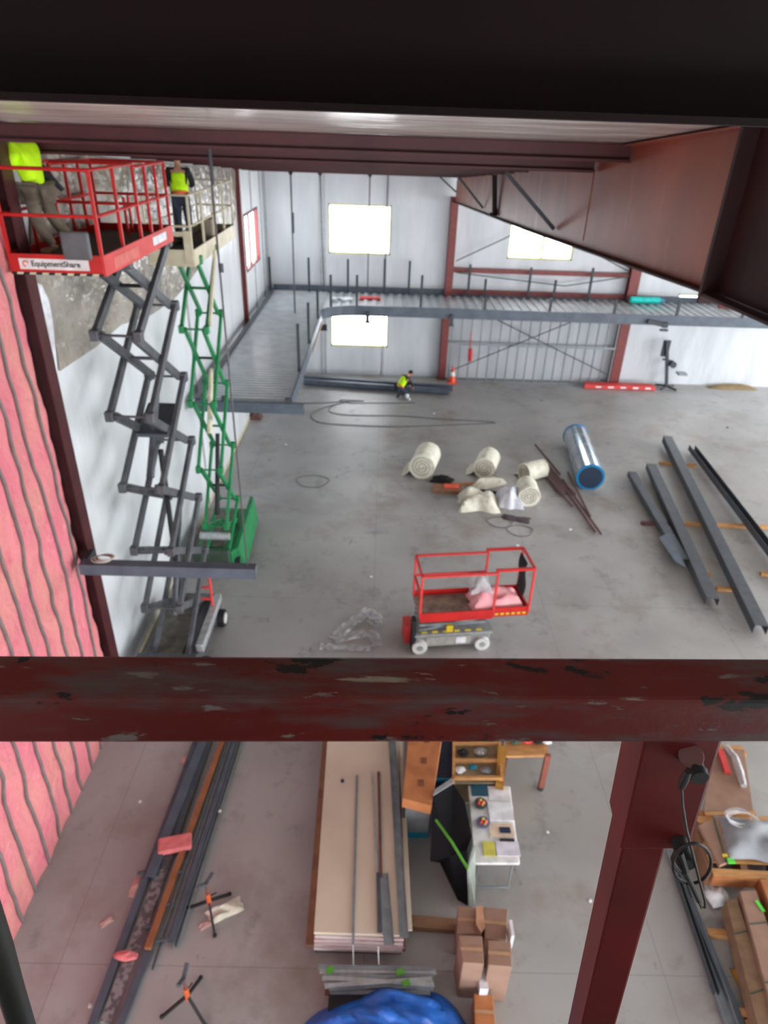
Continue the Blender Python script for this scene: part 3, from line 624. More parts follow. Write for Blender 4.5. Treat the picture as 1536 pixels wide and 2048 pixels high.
zp = .92; X0, X1, Xm, Yn, Yr = -.72, 1.62, .85, 0.02, .80
MB().bb((X0, Yn, zp-.08), (Xm, Yr, zp)).build('platform_floor', mat('worn_plywood', (150, 132, 116), .8, c2=(108, 92, 84), scale=5), t, **L)
MB().bb((Xm-.05, Yn+.03, zp-.03), (X1, Yr-.03, zp+.02)).build('extension_floor', MATS['dark_deck'], t, **L)
MB().bb((X0, Yn-.03, zp-.1), (Xm, Yn, zp+.13)).bb((X0, Yr, zp-.1), (Xm, Yr+.03, zp+.13)).build('toe_board', M_red, t, **L)
MB().bb((Xm, Yn-.01, zp-.07), (X1, Yn+.02, zp+.16)).bb((Xm, Yr-.02, zp-.07), (X1, Yr+.01, zp+.16)).bb((X1-.03, Yn, zp-.07), (X1, Yr, zp+.16)).build('extension_toe_board', M_red, t, **L)
b = MB()
for j in range(6): x = Xm+.08+.12*j; b.box((x, Yn-.012, zp+.0), (.07, .006, .05))
b.build('warning_stripes', M_yellow, t, **L)
def lr(p, q, nm='top_rail', m=M_redfade, r=.022): MB().bar(p, q, r*2, r*2).build(nm, m, t, **L)
for y in (Yn, Yr):
    lr((X0, y, zp+1.05), (Xm, y, zp+1.05)); lr((X0, y, zp+.55), (Xm, y, zp+.55), 'mid_rail') if y == Yr else None
    lr((X0, y, zp), (X0, y, zp+1.05), 'rail_post'); lr((Xm, y, zp), (Xm, y, zp+1.05), 'rail_post')
    lr((Xm-.05, y, zp+1.12), (X1, y, zp+1.12), r=.028, m=M_red); lr((X1, y, zp), (X1, y, zp+1.12), 'rail_post')
lr((X0, Yn, zp+1.05), (X0, Yr, zp+1.05)); lr((X1, Yn, zp+1.12), (X1, Yr, zp+1.12))
lr((X0, Yn, zp+.55), (X0, Yr, zp+.55), 'mid_rail')
tag(MB().sheet(lambda u, v: rz(ang)@Vector((X1-.1+.03*math.sin(6*v), .25+.4*u, zp+.25+.85*v))+t.location, 5, 8, (.03, 0, 0)).build('black_jacket', M_dark), 'black cloth hung on right end of the red lift rails', 'cloth')
def blob_sheet(c, sx, sy, hgt, seed, a=0, nu=16, nv=14, edge=.18):
    def f(u, v):
        x = (u-.5); y = (v-.5); rr = 1+edge*noise.noise(Vector((math.atan2(y, x)*1.5, seed, 0)))
        fall = max(0, 1-(max(abs(x), abs(y))*2)**3)
        z = hgt*fall*(.75+.6*noise.noise(Vector((u*3, v*3, seed))))+.004
        p = rz(a)@Vector((x*sx*rr, y*sy*rr, 0)); return (c[0]+p.x, c[1]+p.y, c[2]+max(.003, z))
    return MB().sheet(f, nu, nv, .0)
def Lp(x, y, z): return t.location+rz(ang)@Vector((x, y, z))
o = blob_sheet(Lp(1.0, .4, zp+.02), 1.15, .66, .42, 4, ang).build('insulation_batt', mat('pale_pink_batt', (232, 150, 160), .95, c2=(222, 172, 172), scale=4), smooth=True); tag(o, 'pale pink insulation piled on the red lift platform', 'insulation')
o = blob_sheet(Lp(.66, .52, zp+.32), .5, .42, .42, 9, ang).build('plastic_wrap', M_poly, smooth=True); tag(o, 'clear plastic wrap heaped beside pink insulation on the red lift', 'plastic')
# ================================================================ FLOOR CLUTTER, MIDDLE AND FAR
def fbeam(px0, px1, w, h, label, m=M_dkgrey, z=.09, kind='chan', name='steel_channel', cat='beam', group=None):
    p = G(*px0, z); q = G(*px1, z); b = MB()
    if kind == 'chan': b.chan(p, q, w, h, .012)
    elif kind == 'i': b.ibeam(p+Vector((0, 0, h/2)), q+Vector((0, 0, h/2)), w, h, .014)
    elif kind == 'down': b.chan(p+Vector((0, 0, h)), q+Vector((0, 0, h)), w, h, .012, up=(0, 0, -1))
    else: b.bar(p+Vector((0, 0, h/2)), q+Vector((0, 0, h/2)), w, h)
    return tag(b.build(name, m), label, cat, group)
fbeam((1262, 952), (1366, 1128), .26, .16, 'short dark steel beam with a widened lower end, leftmost of the beams on the floor', kind='down')
a_, b_, c_, d_ = G(1322, 1072, .27), G(1345, 1062, .27), G(1372, 1130, .27), G(1345, 1126, .27)
tag(MB().prism([G(1318, 1075, .262), G(1338, 1066, .262), G(1372, 1136, .262), G(1350, 1124, .262)], (0, 0, .015)).build('end_plate', M_grey), 'flat grey plate on lower end of the leftmost floor beam', 'plate')
fbeam((1300, 938), (1422, 1210), .3, .2, 'dark steel beam second from left on the floor', kind='down')
fbeam((1332, 884), (1518, 1268), .3, .24, 'longest dark steel beam third from left on the floor', kind='down')
fbeam((1382, 900), (1600, 1188), .22, .2, 'dark channel beam lying open side up, rightmost on the floor', kind='chan')
for a, bq, lab in (((1318, 928), (1392, 934), 'short wood block under the tops of the floor beams'), ((1282, 1049), (1345, 1050), 'dark weathered wood block under the leftmost floor beams'), ((1350, 1049), (1560, 1058), 'long timber batten under the middle of the floor beams'), ((1432, 1180), (1482, 1182), 'short timber block under the lower part of the longest beam'), ((1390, 1148), (1420, 1152), 'small timber block under the second floor beam'), ((1520, 1150), (1560, 1153), 'timber block at right picture edge beyond the channel beam')):
    p = G(*a); q = G(*bq); tag(MB().bar(p+Vector((0, 0, .045)), q+Vector((0, 0, .045)), .11, .085).build('timber_block', M_wood if 'dark' not in lab else M_rust), lab, 'lumber')
# duct
p = G(1176, 978); q = G(1147, 893); dv = (q-p).normalized(); r = .42
t = thing('spiral_duct', 'large shiny galvanised duct lying on the floor with blue film on its ends', 'duct', p)
pz = Vector((0, 0, r)); sd = Vector((dv.y, -dv.x, 0))
MB().cyl(p+pz, q+pz, r, n=36).build('duct_shell', mat('bright_galvanised', (214, 224, 230), .18, .9, c2=(190, 205, 216), scale=1.5), t, smooth=True)
for c, nm in ((p, 'end_ring'), (q, 'end_ring')): MB().cyl(c+pz-dv*.03, c+pz+dv*.04, r+.02, n=36).build(nm, M_bluecap, t, smooth=True)
MB().cyl(p+pz-dv*.04, p+pz-dv*.03, r-.05, n=36).build('end_film', M_navycap, t)
for k2 in range(3): c = p.lerp(q, .25+.25*k2)+pz; MB().cyl(c-dv*.012, c+dv*.012, r+.006, n=36).build('seam', M_galv, t, smooth=True)
# insulation rolls
def roll(px, py, r, Ln, az, label, upright=False, m=M_roll):
    c = G(px, py); t = thing('insulation_roll', label, 'insulation roll', c, az)
    if upright:
        b = MB().cyl((0, 0, 0), (0, 0, Ln), r, r*.96, 28); b2 = MB().tube([((r*.8-.05*j/3)*math.cos(j*.5)*(1-j/60), (r*.8-.05*j/3)*math.sin(j*.5)*(1-j/60), Ln+.005) for j in range(40)], .008, 5)
    else:
        vs = MB(); vs.cyl((0, 0, r), (0, Ln, r), r, r*.97, 28)
        b = vs; b2 = MB().tube([(r*.85*(1-j/44)*math.cos(j*.5), -.004, r+r*.85*(1-j/44)*math.sin(j*.5)) for j in range(40)], .008, 5)
        f = MB().sheet(lambda u, v: (-r*.9+.02*math.sin(9*v)-.30*u, Ln*v*.9+.05, max(.02, r*.55*(1-u)*(1-u)+.03*noise.noise(Vector((u*4, v*5, px))))), 8, 10, .0)
        f.build('loose_flap', m, t, smooth=True, local=True)
    for v in b.v:
        v += Vector((noise.noise(v*4), noise.noise(v*4+Vector((5, 0, 0))), noise.noise(v*4+Vector((0, 9, 0)))))*.03
    b.build('roll_body', m, t, smooth=True, local=True); b2.build('spiral_edge', M_strap, t, local=True)
    return t
roll(842, 958, .42, 1.15, math.radians(-14), 'large white insulation roll, leftmost of the group on the floor')
roll(966, 957, .36, .95, math.radians(-18), 'white insulation roll lying behind the brown cardboard')
roll(1056, 1013, .33, .75, math.radians(-2), 'white insulation roll, frontmost at right of the group')
roll(1045, 962, .3, .8, math.radians(-60), 'opened white insulation roll with dark hollow at the back right of the group')
def pile(px, py, sx, sy, h, seed, label, m, name, cat, a=0, z=0, edge=.3):
    c = G(px, py, z); o = blob_sheet(c, sx, sy, h, seed, a, edge=edge).build(name, m, smooth=True); return tag(o, label, cat)
pile(957, 1008, 1.15, 1.0, .5, 3, 'crumpled white insulation blanket in front of the rolls', M_roll, 'insulation_blanket', 'insulation')
pile(975, 972, 1.2, .35, .35, 23, 'twisted white insulation strip behind the crumpled blanket', M_roll, 'insulation_blanket', 'insulation', .5)
pile(1018, 1005, .75, .8, .6, 12, 'pale bluish plastic bag between the white rolls', mat('frosted_bag', (214, 216, 226), .4), 'plastic_bag', 'bag')
pile(1032, 1038, .8, .35, .05, 17, 'dark purple scrap on the floor below the white rolls', mat('plum_scrap', (84, 70, 78), .7), 'cloth_scrap', 'scrap', -.3)
for (px, py, a, lab) in ((1000, 1045, .3, 'thin wire loop on the floor below the crumpled blanket'), (1040, 1062, 0, 'grey wire loop near the top of red lift'), (625, 963, .2, 'thin wire ring alone on the floor left of the rolls')):
    c = G(px, py); rr = .3 if px > 700 else .42
    tag(MB().tube([(c.x+rr*1.2*math.cos(q)*(1+.1*math.sin(3*q)), c.y+rr*math.sin(q), .012) for q in [2*math.pi*i/24 for i in range(24)]], .009, 5, True).build('wire_loop', M_cable2), lab, 'wire')
c = G(900, 985); t = thing('cardboard_tray', 'flattened brown cardboard box with orange tag beside the rolls', 'cardboard', c, -.1)
MB().bb((-.55, -.12, 0), (.4, .3, .14)).build('tray', mat('dark_cardboard', (150, 108, 82), .8), t, local=True, bevel=.02); MB().bb((-.2, .0, .14), (.25, .26, .17)).build('orange_tag', M_cone, t, local=True)
MB().prism([(.1, .3, .1), (.9, .65, .02), (.85, .75, .02), (.0, .42, .1)], (0, 0, .03)).build('flap', M_card2, t, local=True)
c = G(880, 965); o = pile(884, 962, .7, .45, .22, 31, 'black bag lying between leftmost roll and cardboard', M_dark, 'tool_bag', 'bag', -.3)
pile(965, 985, .9, .22, .1, 37, 'black strap bundle behind the crumpled blanket', M_dark, 'strap_bundle', 'strap')
# thin rods bundle
for i, (a, bq, w_) in enumerate((((1070, 890), (1120, 950), .03), ((1080, 932), (1130, 975), .05), ((1088, 930), (1150, 990), .06), ((1100, 935), (1190, 1065), .05), ((1125, 960), (1202, 1070), .04), ((1078, 938), (1145, 1015), .04), ((1135, 945), (1180, 1035), .05))):
    fbeam(a, bq, w_, .05, ['rusty angle reaching highest toward the insulation rolls left of the duct', 'rusty angle on the left of the upper cluster beside the duct', 'thickest rusty angle in the cluster beside the duct', 'long rusty angle running down the middle of the cluster', 'rusty angle whose tip reaches lowest on the floor below the duct', 'thin rusty angle along the left flank of the cluster', 'rusty angle nearest to the duct'][i], M_rust, .0+.012*i, 'bar', 'steel_angle', 'angle', 'rusty angles scattered beside the duct')
tag(MB().prism([G(1082, 936, .06), G(1098, 930, .06), G(1135, 975, .06), G(1128, 992, .06), G(1112, 982, .06)], (0, 0, .02)).build('rusty_plates', mat('maroon_plate', (92, 62, 66), .7)), 'flat dark maroon plates on the upper end of the rusty angles', 'plate')
# cables on the floor
def cable(pxs, r, label, m=M_cable2, name='power_cable', z=.012):
    ctrl = [G(x, y, z) for x, y in pxs]; pts = []
    for i in range(len(ctrl)-1):
        p0 = ctrl[max(0, i-1)]; p1 = ctrl[i]; p2_ = ctrl[i+1]; p3 = ctrl[min(len(ctrl)-1, i+2)]
        for j in range(6):
            u = j/6; pts.append(.5*((2*p1)+(p2_-p0)*u+(2*p0-5*p1+4*p2_-p3)*u*u+(3*p1-p0-3*p2_+p3)*u**3))
    pts.append(ctrl[-1]); return tag(MB().tube(pts, r, 6).build(name, m), label, 'cable')
cable([(605, 806), (640, 806), (690, 803), (728, 802), (680, 800), (700, 806), (760, 806), (830, 806)], .018, 'dark cable looping on the floor nearest the far wall beams')
cable([(700, 803), (665, 812), (660, 824), (700, 830), (800, 832), (880, 838), (955, 842), (988, 844)], .018, 'cable curving right across the floor, middle one of the three')
cable([(690, 804), (640, 818), (622, 832), (640, 845), (700, 850), (800, 853), (900, 850), (992, 846)], .018, 'cable making the widest loop across the floor')
# far items
for j, (a, bq) in enumerate((((608, 761), (905, 781)), ((608, 768), (898, 788)))):
    fbeam(a, bq, .2, .22, ['dark blue grey beam on the floor nearer the far wall beside the kneeling worker', 'dark blue grey beam on the floor in front of its twin beside the kneeling worker'][j], M_grey, .05, 'i')
c = G(904, 765); t = thing('traffic_cone', 'orange traffic cone with white band at foot of the left far column', 'cone', c)
MB().bb((c.x-.2, c.y-.2, 0), (c.x+.2, c.y+.2, .04)).build('base', M_cone, t); MB().cyl(c+Vector((0, 0, .04)), c+Vector((0, 0, .32)), .16, .11).cyl(c+Vector((0, 0, .5)), c+Vector((0, 0, .75)), .075, .03).build('cone_body', M_cone, t, smooth=True)
MB().cyl(c+Vector((0, 0, .32)), c+Vector((0, 0, .5)), .11, .075).build('white_band', M_white, t)
p = A(942, 663, 29.0); q = A(940, 722, 29.0); t = thing('fire_extinguisher', 'red extinguisher hanging on the stud framing', 'extinguisher', q)
MB().tube([p, A(941, 700, 29.0)], .02).build('hose', M_redfade, t); MB().cyl(A(941, 698, 29.0), q, .09).build('tank', M_red, t, smooth=True)
# tool stand / duct lift
c = G(1318, 764); c.y = 28.95; t = thing('material_lift', 'dark manual material lift with upright mast by far wall at right', 'material lift', c)
top = A(1337, 682, c.y)
MB().bar(c+Vector((0, 0, .1)), Vector((top.x-.05, c.y, top.z)), .12, .12).build('mast', M_post, t); MB().bar(Vector((top.x, c.y+.1, top.z-.7)), Vector((top.x, c.y+.1, top.z)), .3, .1).build('carriage', M_post, t)
for a in (.5, 2.4, 3.9, 5.4): MB().bar(c+Vector((0, 0, .12)), c+Vector((.5*math.cos(a), .5*math.sin(a), .06)), .06, .08).build('leg', M_post, t)
pA = A(1308, 722, c.y); MB().bar(Vector((c.x, c.y, pA.z)), Vector((c.x-.45, c.y, pA.z+.1)), .08, .08).build('handle', M_post, t)
MB().cyl(Vector((c.x, c.y-.2, pA.z-.1)), Vector((c.x, c.y+.1, pA.z-.1)), .14).build('winch', M_post, t)
pB = A(1370, 746, c.y); MB().bb((c.x+.3, c.y-.3, pB.z-.04), (pB.x, c.y+.1, pB.z+.04)).build('fork', M_stud, t)
p = G(1168, 778); q = G(1306, 779); t = thing('red_steel_stack', 'low stack of red steel with white markings at the base of far wall', 'steel stack', (p+q)/2)
for j in range(3): MB().bb((p.x+.05*j, p.y+.16*j, .02), (q.x-.03*j, p.y+.13+.16*j, .2)).build('red_girt', M_redfade, t, bevel=.01)
for j in range(5): x = p.x+.5+.55*j; MB().bb((x, p.y-.004, .08), (x+.25, p.y, .14)).build('white_marking', M_paper, t)
pile(1462, 776, 2.2, .45, .18, 41, 'brown tarp heap at the base of far wall at right', mat('tan_tarp', (134, 112, 76), .8), 'tarp', 'tarp')
pile(512, 835, .45, .5, .35, 43, 'small dark heap below the end of deck cross beam', M_rust, 'debris_heap', 'debris')
for j, (px, py) in enumerate(((572, 890), (1035, 1092), (742, 1155), (868, 828), (1455, 856), (1140, 1060))):
    c = G(px, py); tag(MB().ball((c.x, c.y, .02), .035, wob=.5, seed=j, sq=(1.3, 1, .6)).build('paper_scrap', M_paper if j != 4 else M_post), ['tiny scrap on the floor left of the leftmost roll', 'tiny scrap on the floor above the right end of red lift', 'tiny scrap on the floor above the clear plastic strips', 'tiny scrap on the floor among the looping cables', 'tiny dark scrap on the floor above the long beams', 'tiny scrap on the floor right of the lift top rail'][j], 'scrap', 'small scraps on the far floor')
# plastic strips left of red lift
def strip(pxs, w_, label, h=.08):
    P = [G(x, y) for x, y in pxs]; n_ = len(P)
    def f(u, v):
        k_ = min(n_-2, int(u*(n_-1))); fr_ = u*(n_-1)-k_; c = P[k_].lerp(P[k_+1], fr_); d = (P[k_+1]-P[k_]).normalized(); s2 = Vector((-d.y, d.x, 0))
        return c+s2*(v-.5)*w_*(1+.3*noise.noise(Vector((u*6, 1, 2))))+Vector((0, 0, .02+h*abs(noise.noise(Vector((u*7, v*5, w_*9))))))
    return tag(MB().sheet(f, 26, 8).build('plastic_strip', M_poly, smooth=True), label, 'plastic')
strip([(665, 1280), (700, 1252), (740, 1222)], .28, 'clear plastic strip slanting up to the right on the floor')
strip([(735, 1225), (752, 1235), (745, 1250), (762, 1245)], .35, 'crumpled clear plastic bunch at the top of the slanting strip')
strip([(668, 1282), (710, 1272), (745, 1270), (755, 1295)], .25, 'clear plastic strip bending right beside the red lift')
strip([(640, 1296), (690, 1298), (740, 1300)], .18, 'thin clear plastic strip lying along the floor by the guard rail')
# ================================================================ LOWER AREA
# drywall stack
zt = .52
c0, c1 = G(628, 1864, zt), G(806, 1870, zt); c2_, c3_ = G(655, 1478, zt), G(796, 1478, zt)
d0 = (c2_-c0).normalized(); c2e = c0+d0*4.4; d1 = (c3_-c1).normalized(); c3e = c1+d1*4.4
t = thing('drywall_stack', 'long stack of tan drywall sheets lying on blocks', 'drywall', (c0+c1)/2-Vector((0, 0, zt)))
for j in range(5):
    zz = zt-.06*j; o_ = Vector((.012*(j % 2), -.02*j, 0))
    MB().prism([c0+o_+Vector((0, 0, -.06*j)), c1+o_+Vector((0, 0, -.06*j)), c3e+o_+Vector((0, 0, -.06*j)), c2e+o_+Vector((0, 0, -.06*j))], (0, 0, -.05)).build('drywall_sheet', M_dryw if j == 0 else M_drywedge, t)
MB().prism([c0+Vector((-.12, 0, -.31)), c1+Vector((.05, -.02, -.31)), c3e+Vector((.02, 0, -.31)), c2e+Vector((-.1, 0, -.31))], (0, 0, -.05)).build('base_board', M_dkwood, t)
for k2 in (.06, 1.5, 3.0, 4.2):
    a0 = c0+d0*k2; a1 = c1+d1*k2; MB().bb((a0.x, a0.y-.05, 0), (a1.x, a0.y+.05, .16)).build('support_block', M_wood if k2 > .1 else M_dkgrey, t)
def tstrip(a, bq, w_, h_, label, m, name='steel_track', z=zt, kind='bar', cat='metal track'):
    p = G(*a, z); q = G(*bq, z); b = MB()
    if kind == 'chan': b.chan(p, q, w_, h_, .004)
    else: b.bar(p+Vector((0, 0, h_/2)), q+Vector((0, 0, h_/2)), w_, h_)
    return tag(b.build(name, m), label, cat)
tstrip((714, 1552), (706, 1890), .035, .02, 'thin grey strip lying lengthwise left of centre on the drywall', M_stud)
tstrip((744, 1546), (754, 1760), .03, .02, 'thin pale strip beside the darker one on the drywall', M_galv)
tstrip((757, 1545), (762, 1756), .04, .03, 'thin dark strip right of centre on the drywall', M_rust)
tstrip((766, 1747), (778, 1890), .14, .03, 'short wide grey track on near end of the drywall', M_stud, kind='chan')
tstrip((756, 1747), (759, 1866), .05, .03, 'short dark strip beside the short wide track', M_dkgrey)
tstrip((783, 1470), (808, 1876), .12, .04, 'long grey track along right side of the drywall', M_stud, kind='chan')
tstrip((800, 1470), (819, 1862), .07, .03, 'cream strip on right edge of the drywall stack', M_dryw, name='drywall_offcut', cat='drywall strip', z=.46)
tag(MB().cyl(G(685, 1563, zt), G(685, 1563, zt)+Vector((0, 0, .03)), .028).build('tape_roll', M_navy), 'small dark blue disc lying on the drywall', 'tape')
for a, bq, lab in (((706, 1890), (707, 1945), 'left thin strap hanging from drywall down to the bar bundle'), ((756, 1892), (758, 1940), 'right thin strap hanging from drywall down to the bar bundle')):
    tag(MB().tube([G(*a, .5), G(*bq, .3)], .008, 5).build('strap', M_galv), lab, 'strap')
p = G(820, 1850, 0); q = G(965, 1862, 0); tag(MB().bar(p+Vector((0, 0, .06)), q+Vector((0, 0, .06)), .16, .11).build('timber_block', M_dkwood), 'brown timber block between drywall stack and cardboard boxes', 'lumber')
# bar bundle (each bar an object)
bars = [((636, 1934), (868, 1938), .34), ((640, 1942), (872, 1944), .33), ((650, 1950), (862, 1958), .30), ((655, 1962), (868, 1948), .32), ((648, 1966), (866, 1976), .27), ((658, 1976), (866, 1966), .29), ((660, 1984), (860, 1986), .24), ((645, 1956), (868, 1970), .35), ((650, 1972), (864, 1958), .36)]
for i, (a, bq, z) in enumerate(bars):
    tag(MB().bar(G(*a, z), G(*bq, z), .05, .03).build('steel_bar', M_galv if i % 3 else M_stud), ['level bar at the very back of the galvanised pile', 'second bar from the back of the galvanised pile', 'bar sloping down right in the middle of the galvanised pile', 'bar rising to the right across the middle of the galvanised pile', 'lower bar sloping down right in the galvanised pile', 'lower bar rising right in the galvanised pile', 'front bar of the galvanised pile next to the blue tarp', 'topmost bar sloping down to the right on the galvanised pile', 'topmost bar rising to the right on the galvanised pile'][i], 'bar', 'galvanised bars in front of the drywall')
for px, py, lab in ((660, 1940, 'left'), (800, 1944, 'middle'), (812, 1966, 'lower right')):
    c = G(px, py, .385); tag(MB().box(c, (.1, .07, .012), rz(.4)).build('green_tag', M_gstrap), lab+' green tag on the galvanised bars', 'tag')
tag(MB().bb(G(655, 2046, .05)-Vector((0, .15, 0)), G(750, 1990, .22)).build('black_case', M_black), 'black case partly under the blue tarp', 'case')
tag(MB().bb(G(650, 1984, .05)+Vector((0, -.02, -.04)), G(860, 1940, .2)).build('bar_cradle', M_dkwood), 'timber cradle under the galvanised bars', 'cradle')
# blue tarp
c = G(785, 2120, .35)
def tf(u, v):
    th = 2*math.pi*u; n0 = noise.noise(Vector((math.cos(th)*1.7, math.sin(th)*1.7, 4)))
    x = 1.3*v*math.cos(th)*(1+.2*n0); y = .95*v*math.sin(th)*(1+.24*n0)
    h = .46*(1-v**3.4)
    fold = .26*abs(noise.noise(Vector((x*1.1+.8*y, y*3.6, 5))))+.10*abs(noise.noise(Vector((x*3.2+2*y, y*7, 9))))+.05*math.sin(6*y+2.5*x+4*noise.noise(Vector((x, y, 2))))
    return (c.x+x, c.y+y, max(.012, h+fold*(1-v**6)))
tag(MB().sheet(tf, 96, 44).build('blue_tarp', M_blue, smooth=True), 'crumpled blue tarp heap at bottom centre', 'tarp')
# cardboard boxes
def cbox(cs, z1, z0, label, m=M_card, off=0, tape=True):
    P = [G(x, y, z1) for x, y in cs]; t_ = thing('cardboard_box', label, 'box', (P[0]+P[2])/2-Vector((0, 0, z1-z0)))
    MB().prism(P, (0, 0, z0-z1)).build('carton', m, t_, bevel=.008)
    if tape:
        a = (P[0]+P[3])/2; b2 = (P[1]+P[2])/2; MB().bar(a+Vector((0, 0, .004)), b2+Vector((0, 0, .004)), .04, .003).build('packing_tape', mat('brown_tape', (186, 146, 112), .4), t_)
    return t_
cbox([(915, 1866), (964, 1868), (966, 1816), (916, 1812)], .55, 0, 'cardboard box at back left of the four')
cbox([(970, 1876), (1012, 1880), (1016, 1818), (968, 1813)], .6, 0, 'cardboard box at back right of the four')
cbox([(926, 1925), (968, 1928), (964, 1872), (918, 1870)], .85, 0, 'tall cardboard box at front left of the four')
cbox([(977, 1930), (1024, 1934), (1022, 1884), (976, 1880)], .85, 0, 'tall cardboard box at front right of the four')
cbox([(950, 2060), (992, 2062), (986, 1990), (948, 1986)], .3, 0, 'orange brown cardboard box at the bottom edge right of the tarp', M_card2)
tag(MB().box(G(1021, 1868, .62), (.04, .2, .3)).build('paper_label', M_paper), 'white paper hanging off the back right cardboard box', 'paper')
tag(MB().bb(G(958, 1990, .3)+Vector((0, 0, 0)), G(972, 1935, .45)).build('shipping_paper', M_paper), 'white paper slip between the front two cardboard boxes', 'paper')
tag(MB().prism([G(952, 1815, .62), G(966, 1813, .62), G(970, 1855, .62), G(962, 1866, .62), G(952, 1850, .62)], (0, 0, .02)).build('open_flap', mat('pale_cardboard', (206, 158, 124), .8), bevel=0), 'pale cardboard flap lying across the back two boxes', 'cardboard')
# grey cabinet with orange carton
a0, a1 = G(812, 1600, .9), G(862, 1602, .9)
t = thing('grey_cabinet', 'grey cabinet with teal base under the orange carton', 'cabinet', (a0.x, a0.y, 0))
MB().bb((a0.x, a0.y, .12), (a1.x, a0.y+1.2, .9)).build('carcass', mat('cabinet_grey', (126, 128, 130), .5), t); MB().bb((a0.x, a0.y-.01, 0), (a1.x, a0.y+1.2, .12)).build('plinth', M_teal, t)
MB().bb((a0.x-.03, a0.y-.02, 0), (a0.x-.005, a0.y+.3, .9)).build('side_edge', M_black, t)
t = thing('orange_carton', 'long orange brown carton lying on the grey cabinet', 'carton', G(835, 1600, .9))
P = [G(805, 1597, 1.12), G(863, 1612, 1.12), G(886, 1460, 1.12), G(818, 1460, 1.12)]; MB().prism(P, (0, 0, -.2)).build('carton', M_card2, t, bevel=.006)
for u in (.25, .55, .85): MB().box(P[1].lerp(P[2], u).lerp(P[0].lerp(P[3], u), .45)+Vector((0, 0, .002)), (.09, .12, .004)).build('stamp', mat('brown_stamp', (120, 72, 44), .7), t)
t = thing('navy_crate', 'dark navy crate with teal rim beside the orange carton', 'crate', G(890, 1555, .5)-Vector((0, 0, .5)))
P = [G(870, 1556, .7), G(908, 1556, .7), G(906, 1450, .7), G(868, 1450, .7)]; MB().prism(P, (0, 0, -.7)).build('crate_body', M_navy, t, bevel=.01)
MB().bar(P[0]+Vector((0, -.02, -.02)), P[1]+Vector((0, -.02, -.02)), .03, .05).build('rim', M_teal, t)
# black slab
t = thing('sheet_goods', 'large black sheet wrapped panel leaning with a green strap', 'panel', G(905, 1800)-Vector((0, 0, 0)))
top_ = [(866, 1592, 1.15), (906, 1566, 1.2), (930, 1604, 1.15), (944, 1672, 1.0), (934, 1700, .95), (900, 1712, .75), (860, 1722, .6)]
bot_ = [(872, 1610, .1), (908, 1590, .1), (935, 1640, .05), (946, 1740, .02), (936, 1812, .0), (915, 1800, .0), (880, 1726, .0)]
MB().loft([G(x, y, z) for x, y, z in top_], [G(x, y, z) for x, y, z in bot_]).build('black_cover', M_blackgloss, t)
MB().prism([G(866, 1592, 1.16), G(870, 1580, 1.17), G(903, 1558, 1.21), G(908, 1566, 1.21)], (0, 0, .02)).build('silver_edge', M_galv, t)
p = G(872, 1640, 1.02); q = G(936, 1738, .96); MB().tube([p, p.lerp(q, .5)+Vector((0, 0, .04)), q], .02, 6).build('green_strap', M_gstrap, t)
MB().prism([G(934, 1735, .95), G(946, 1690, 1.0), G(949, 1700, .98), G(947, 1812, .02), G(937, 1815, .02)], (.02, 0, 0)).build('glass_edge', mat('pale_green_glass', (150, 160, 150), .2), t)
# white folding table
zt2 = .74
P = [G(948, 1727, zt2), G(1040, 1727, zt2), G(1020, 1572, zt2), G(936, 1570, zt2)]
t = thing('folding_table', 'white folding table covered with papers and notebooks', 'table', (P[0]+P[2])/2-Vector((0, 0, zt2)))
MB().prism(P, (0, 0, -.045)).build('tabletop', M_white, t, bevel=.015)
for e in (.08, .85):
    A1 = P[0].lerp(P[3], e).lerp(P[1].lerp(P[2], e), .12); A2 = P[0].lerp(P[3], e).lerp(P[1].lerp(P[2], e), .88)
    for q in (A1, A2): MB().tube([q-Vector((0, 0, .04)), Vector((q.x, q.y-.02, .01))], .014).build('leg', M_stud, t)
    MB().tube([Vector((A1.x, A1.y-.02, .03)), Vector((A2.x, A2.y-.02, .03))], .014).build('leg_brace', M_stud, t)
def flat(px0_, px1_, name, label, m, cat, h_=.012, z=zt2+.004):
    a = G(px0_[0], px1_[1], z); b2 = G(px1_[0], px0_[1], z); return tag(MB().bb((a.x, a.y, z), (b2.x, b2.y, z+h_)).build(name, m), label, cat)
flat((944, 1568), (974, 1592), 'notebook', 'teal notebook at far left corner of the white table', mat('teal_cover', (30, 88, 110), .5), 'notebook')
flat((978, 1580), (1014, 1602), 'paper_sheet', 'white paper at far right corner of the white table', M_paper, 'paper', .004)
flat((980, 1606), (1022, 1642), 'paper_stack', 'larger white paper stack in the middle right of the white table', M_paper, 'paper', .02)
flat((980, 1648), (1024, 1674), 'open_folder', 'cream folder with a phone on the white table', mat('cream_folder', (226, 204, 178), .6), 'folder', .01)
flat((1000, 1655), (1020, 1666), 'mobile_phone', 'dark phone lying on the cream folder', M_navy, 'phone', .01, zt2+.015)
flat((1000, 1678), (1028, 1684), 'ruler', 'black strip lying between folder and white papers on the table', M_black, 'ruler')
flat((968, 1684), (990, 1712), 'notepad', 'yellow notepad at near end of the white table', mat('yellow_pad', (212, 204, 92), .6), 'notepad')
flat((993, 1684), (1036, 1712), 'paper_sheet', 'white papers at near right end of the white table', mat('lilac_paper', (222, 220, 232), .6), 'paper')
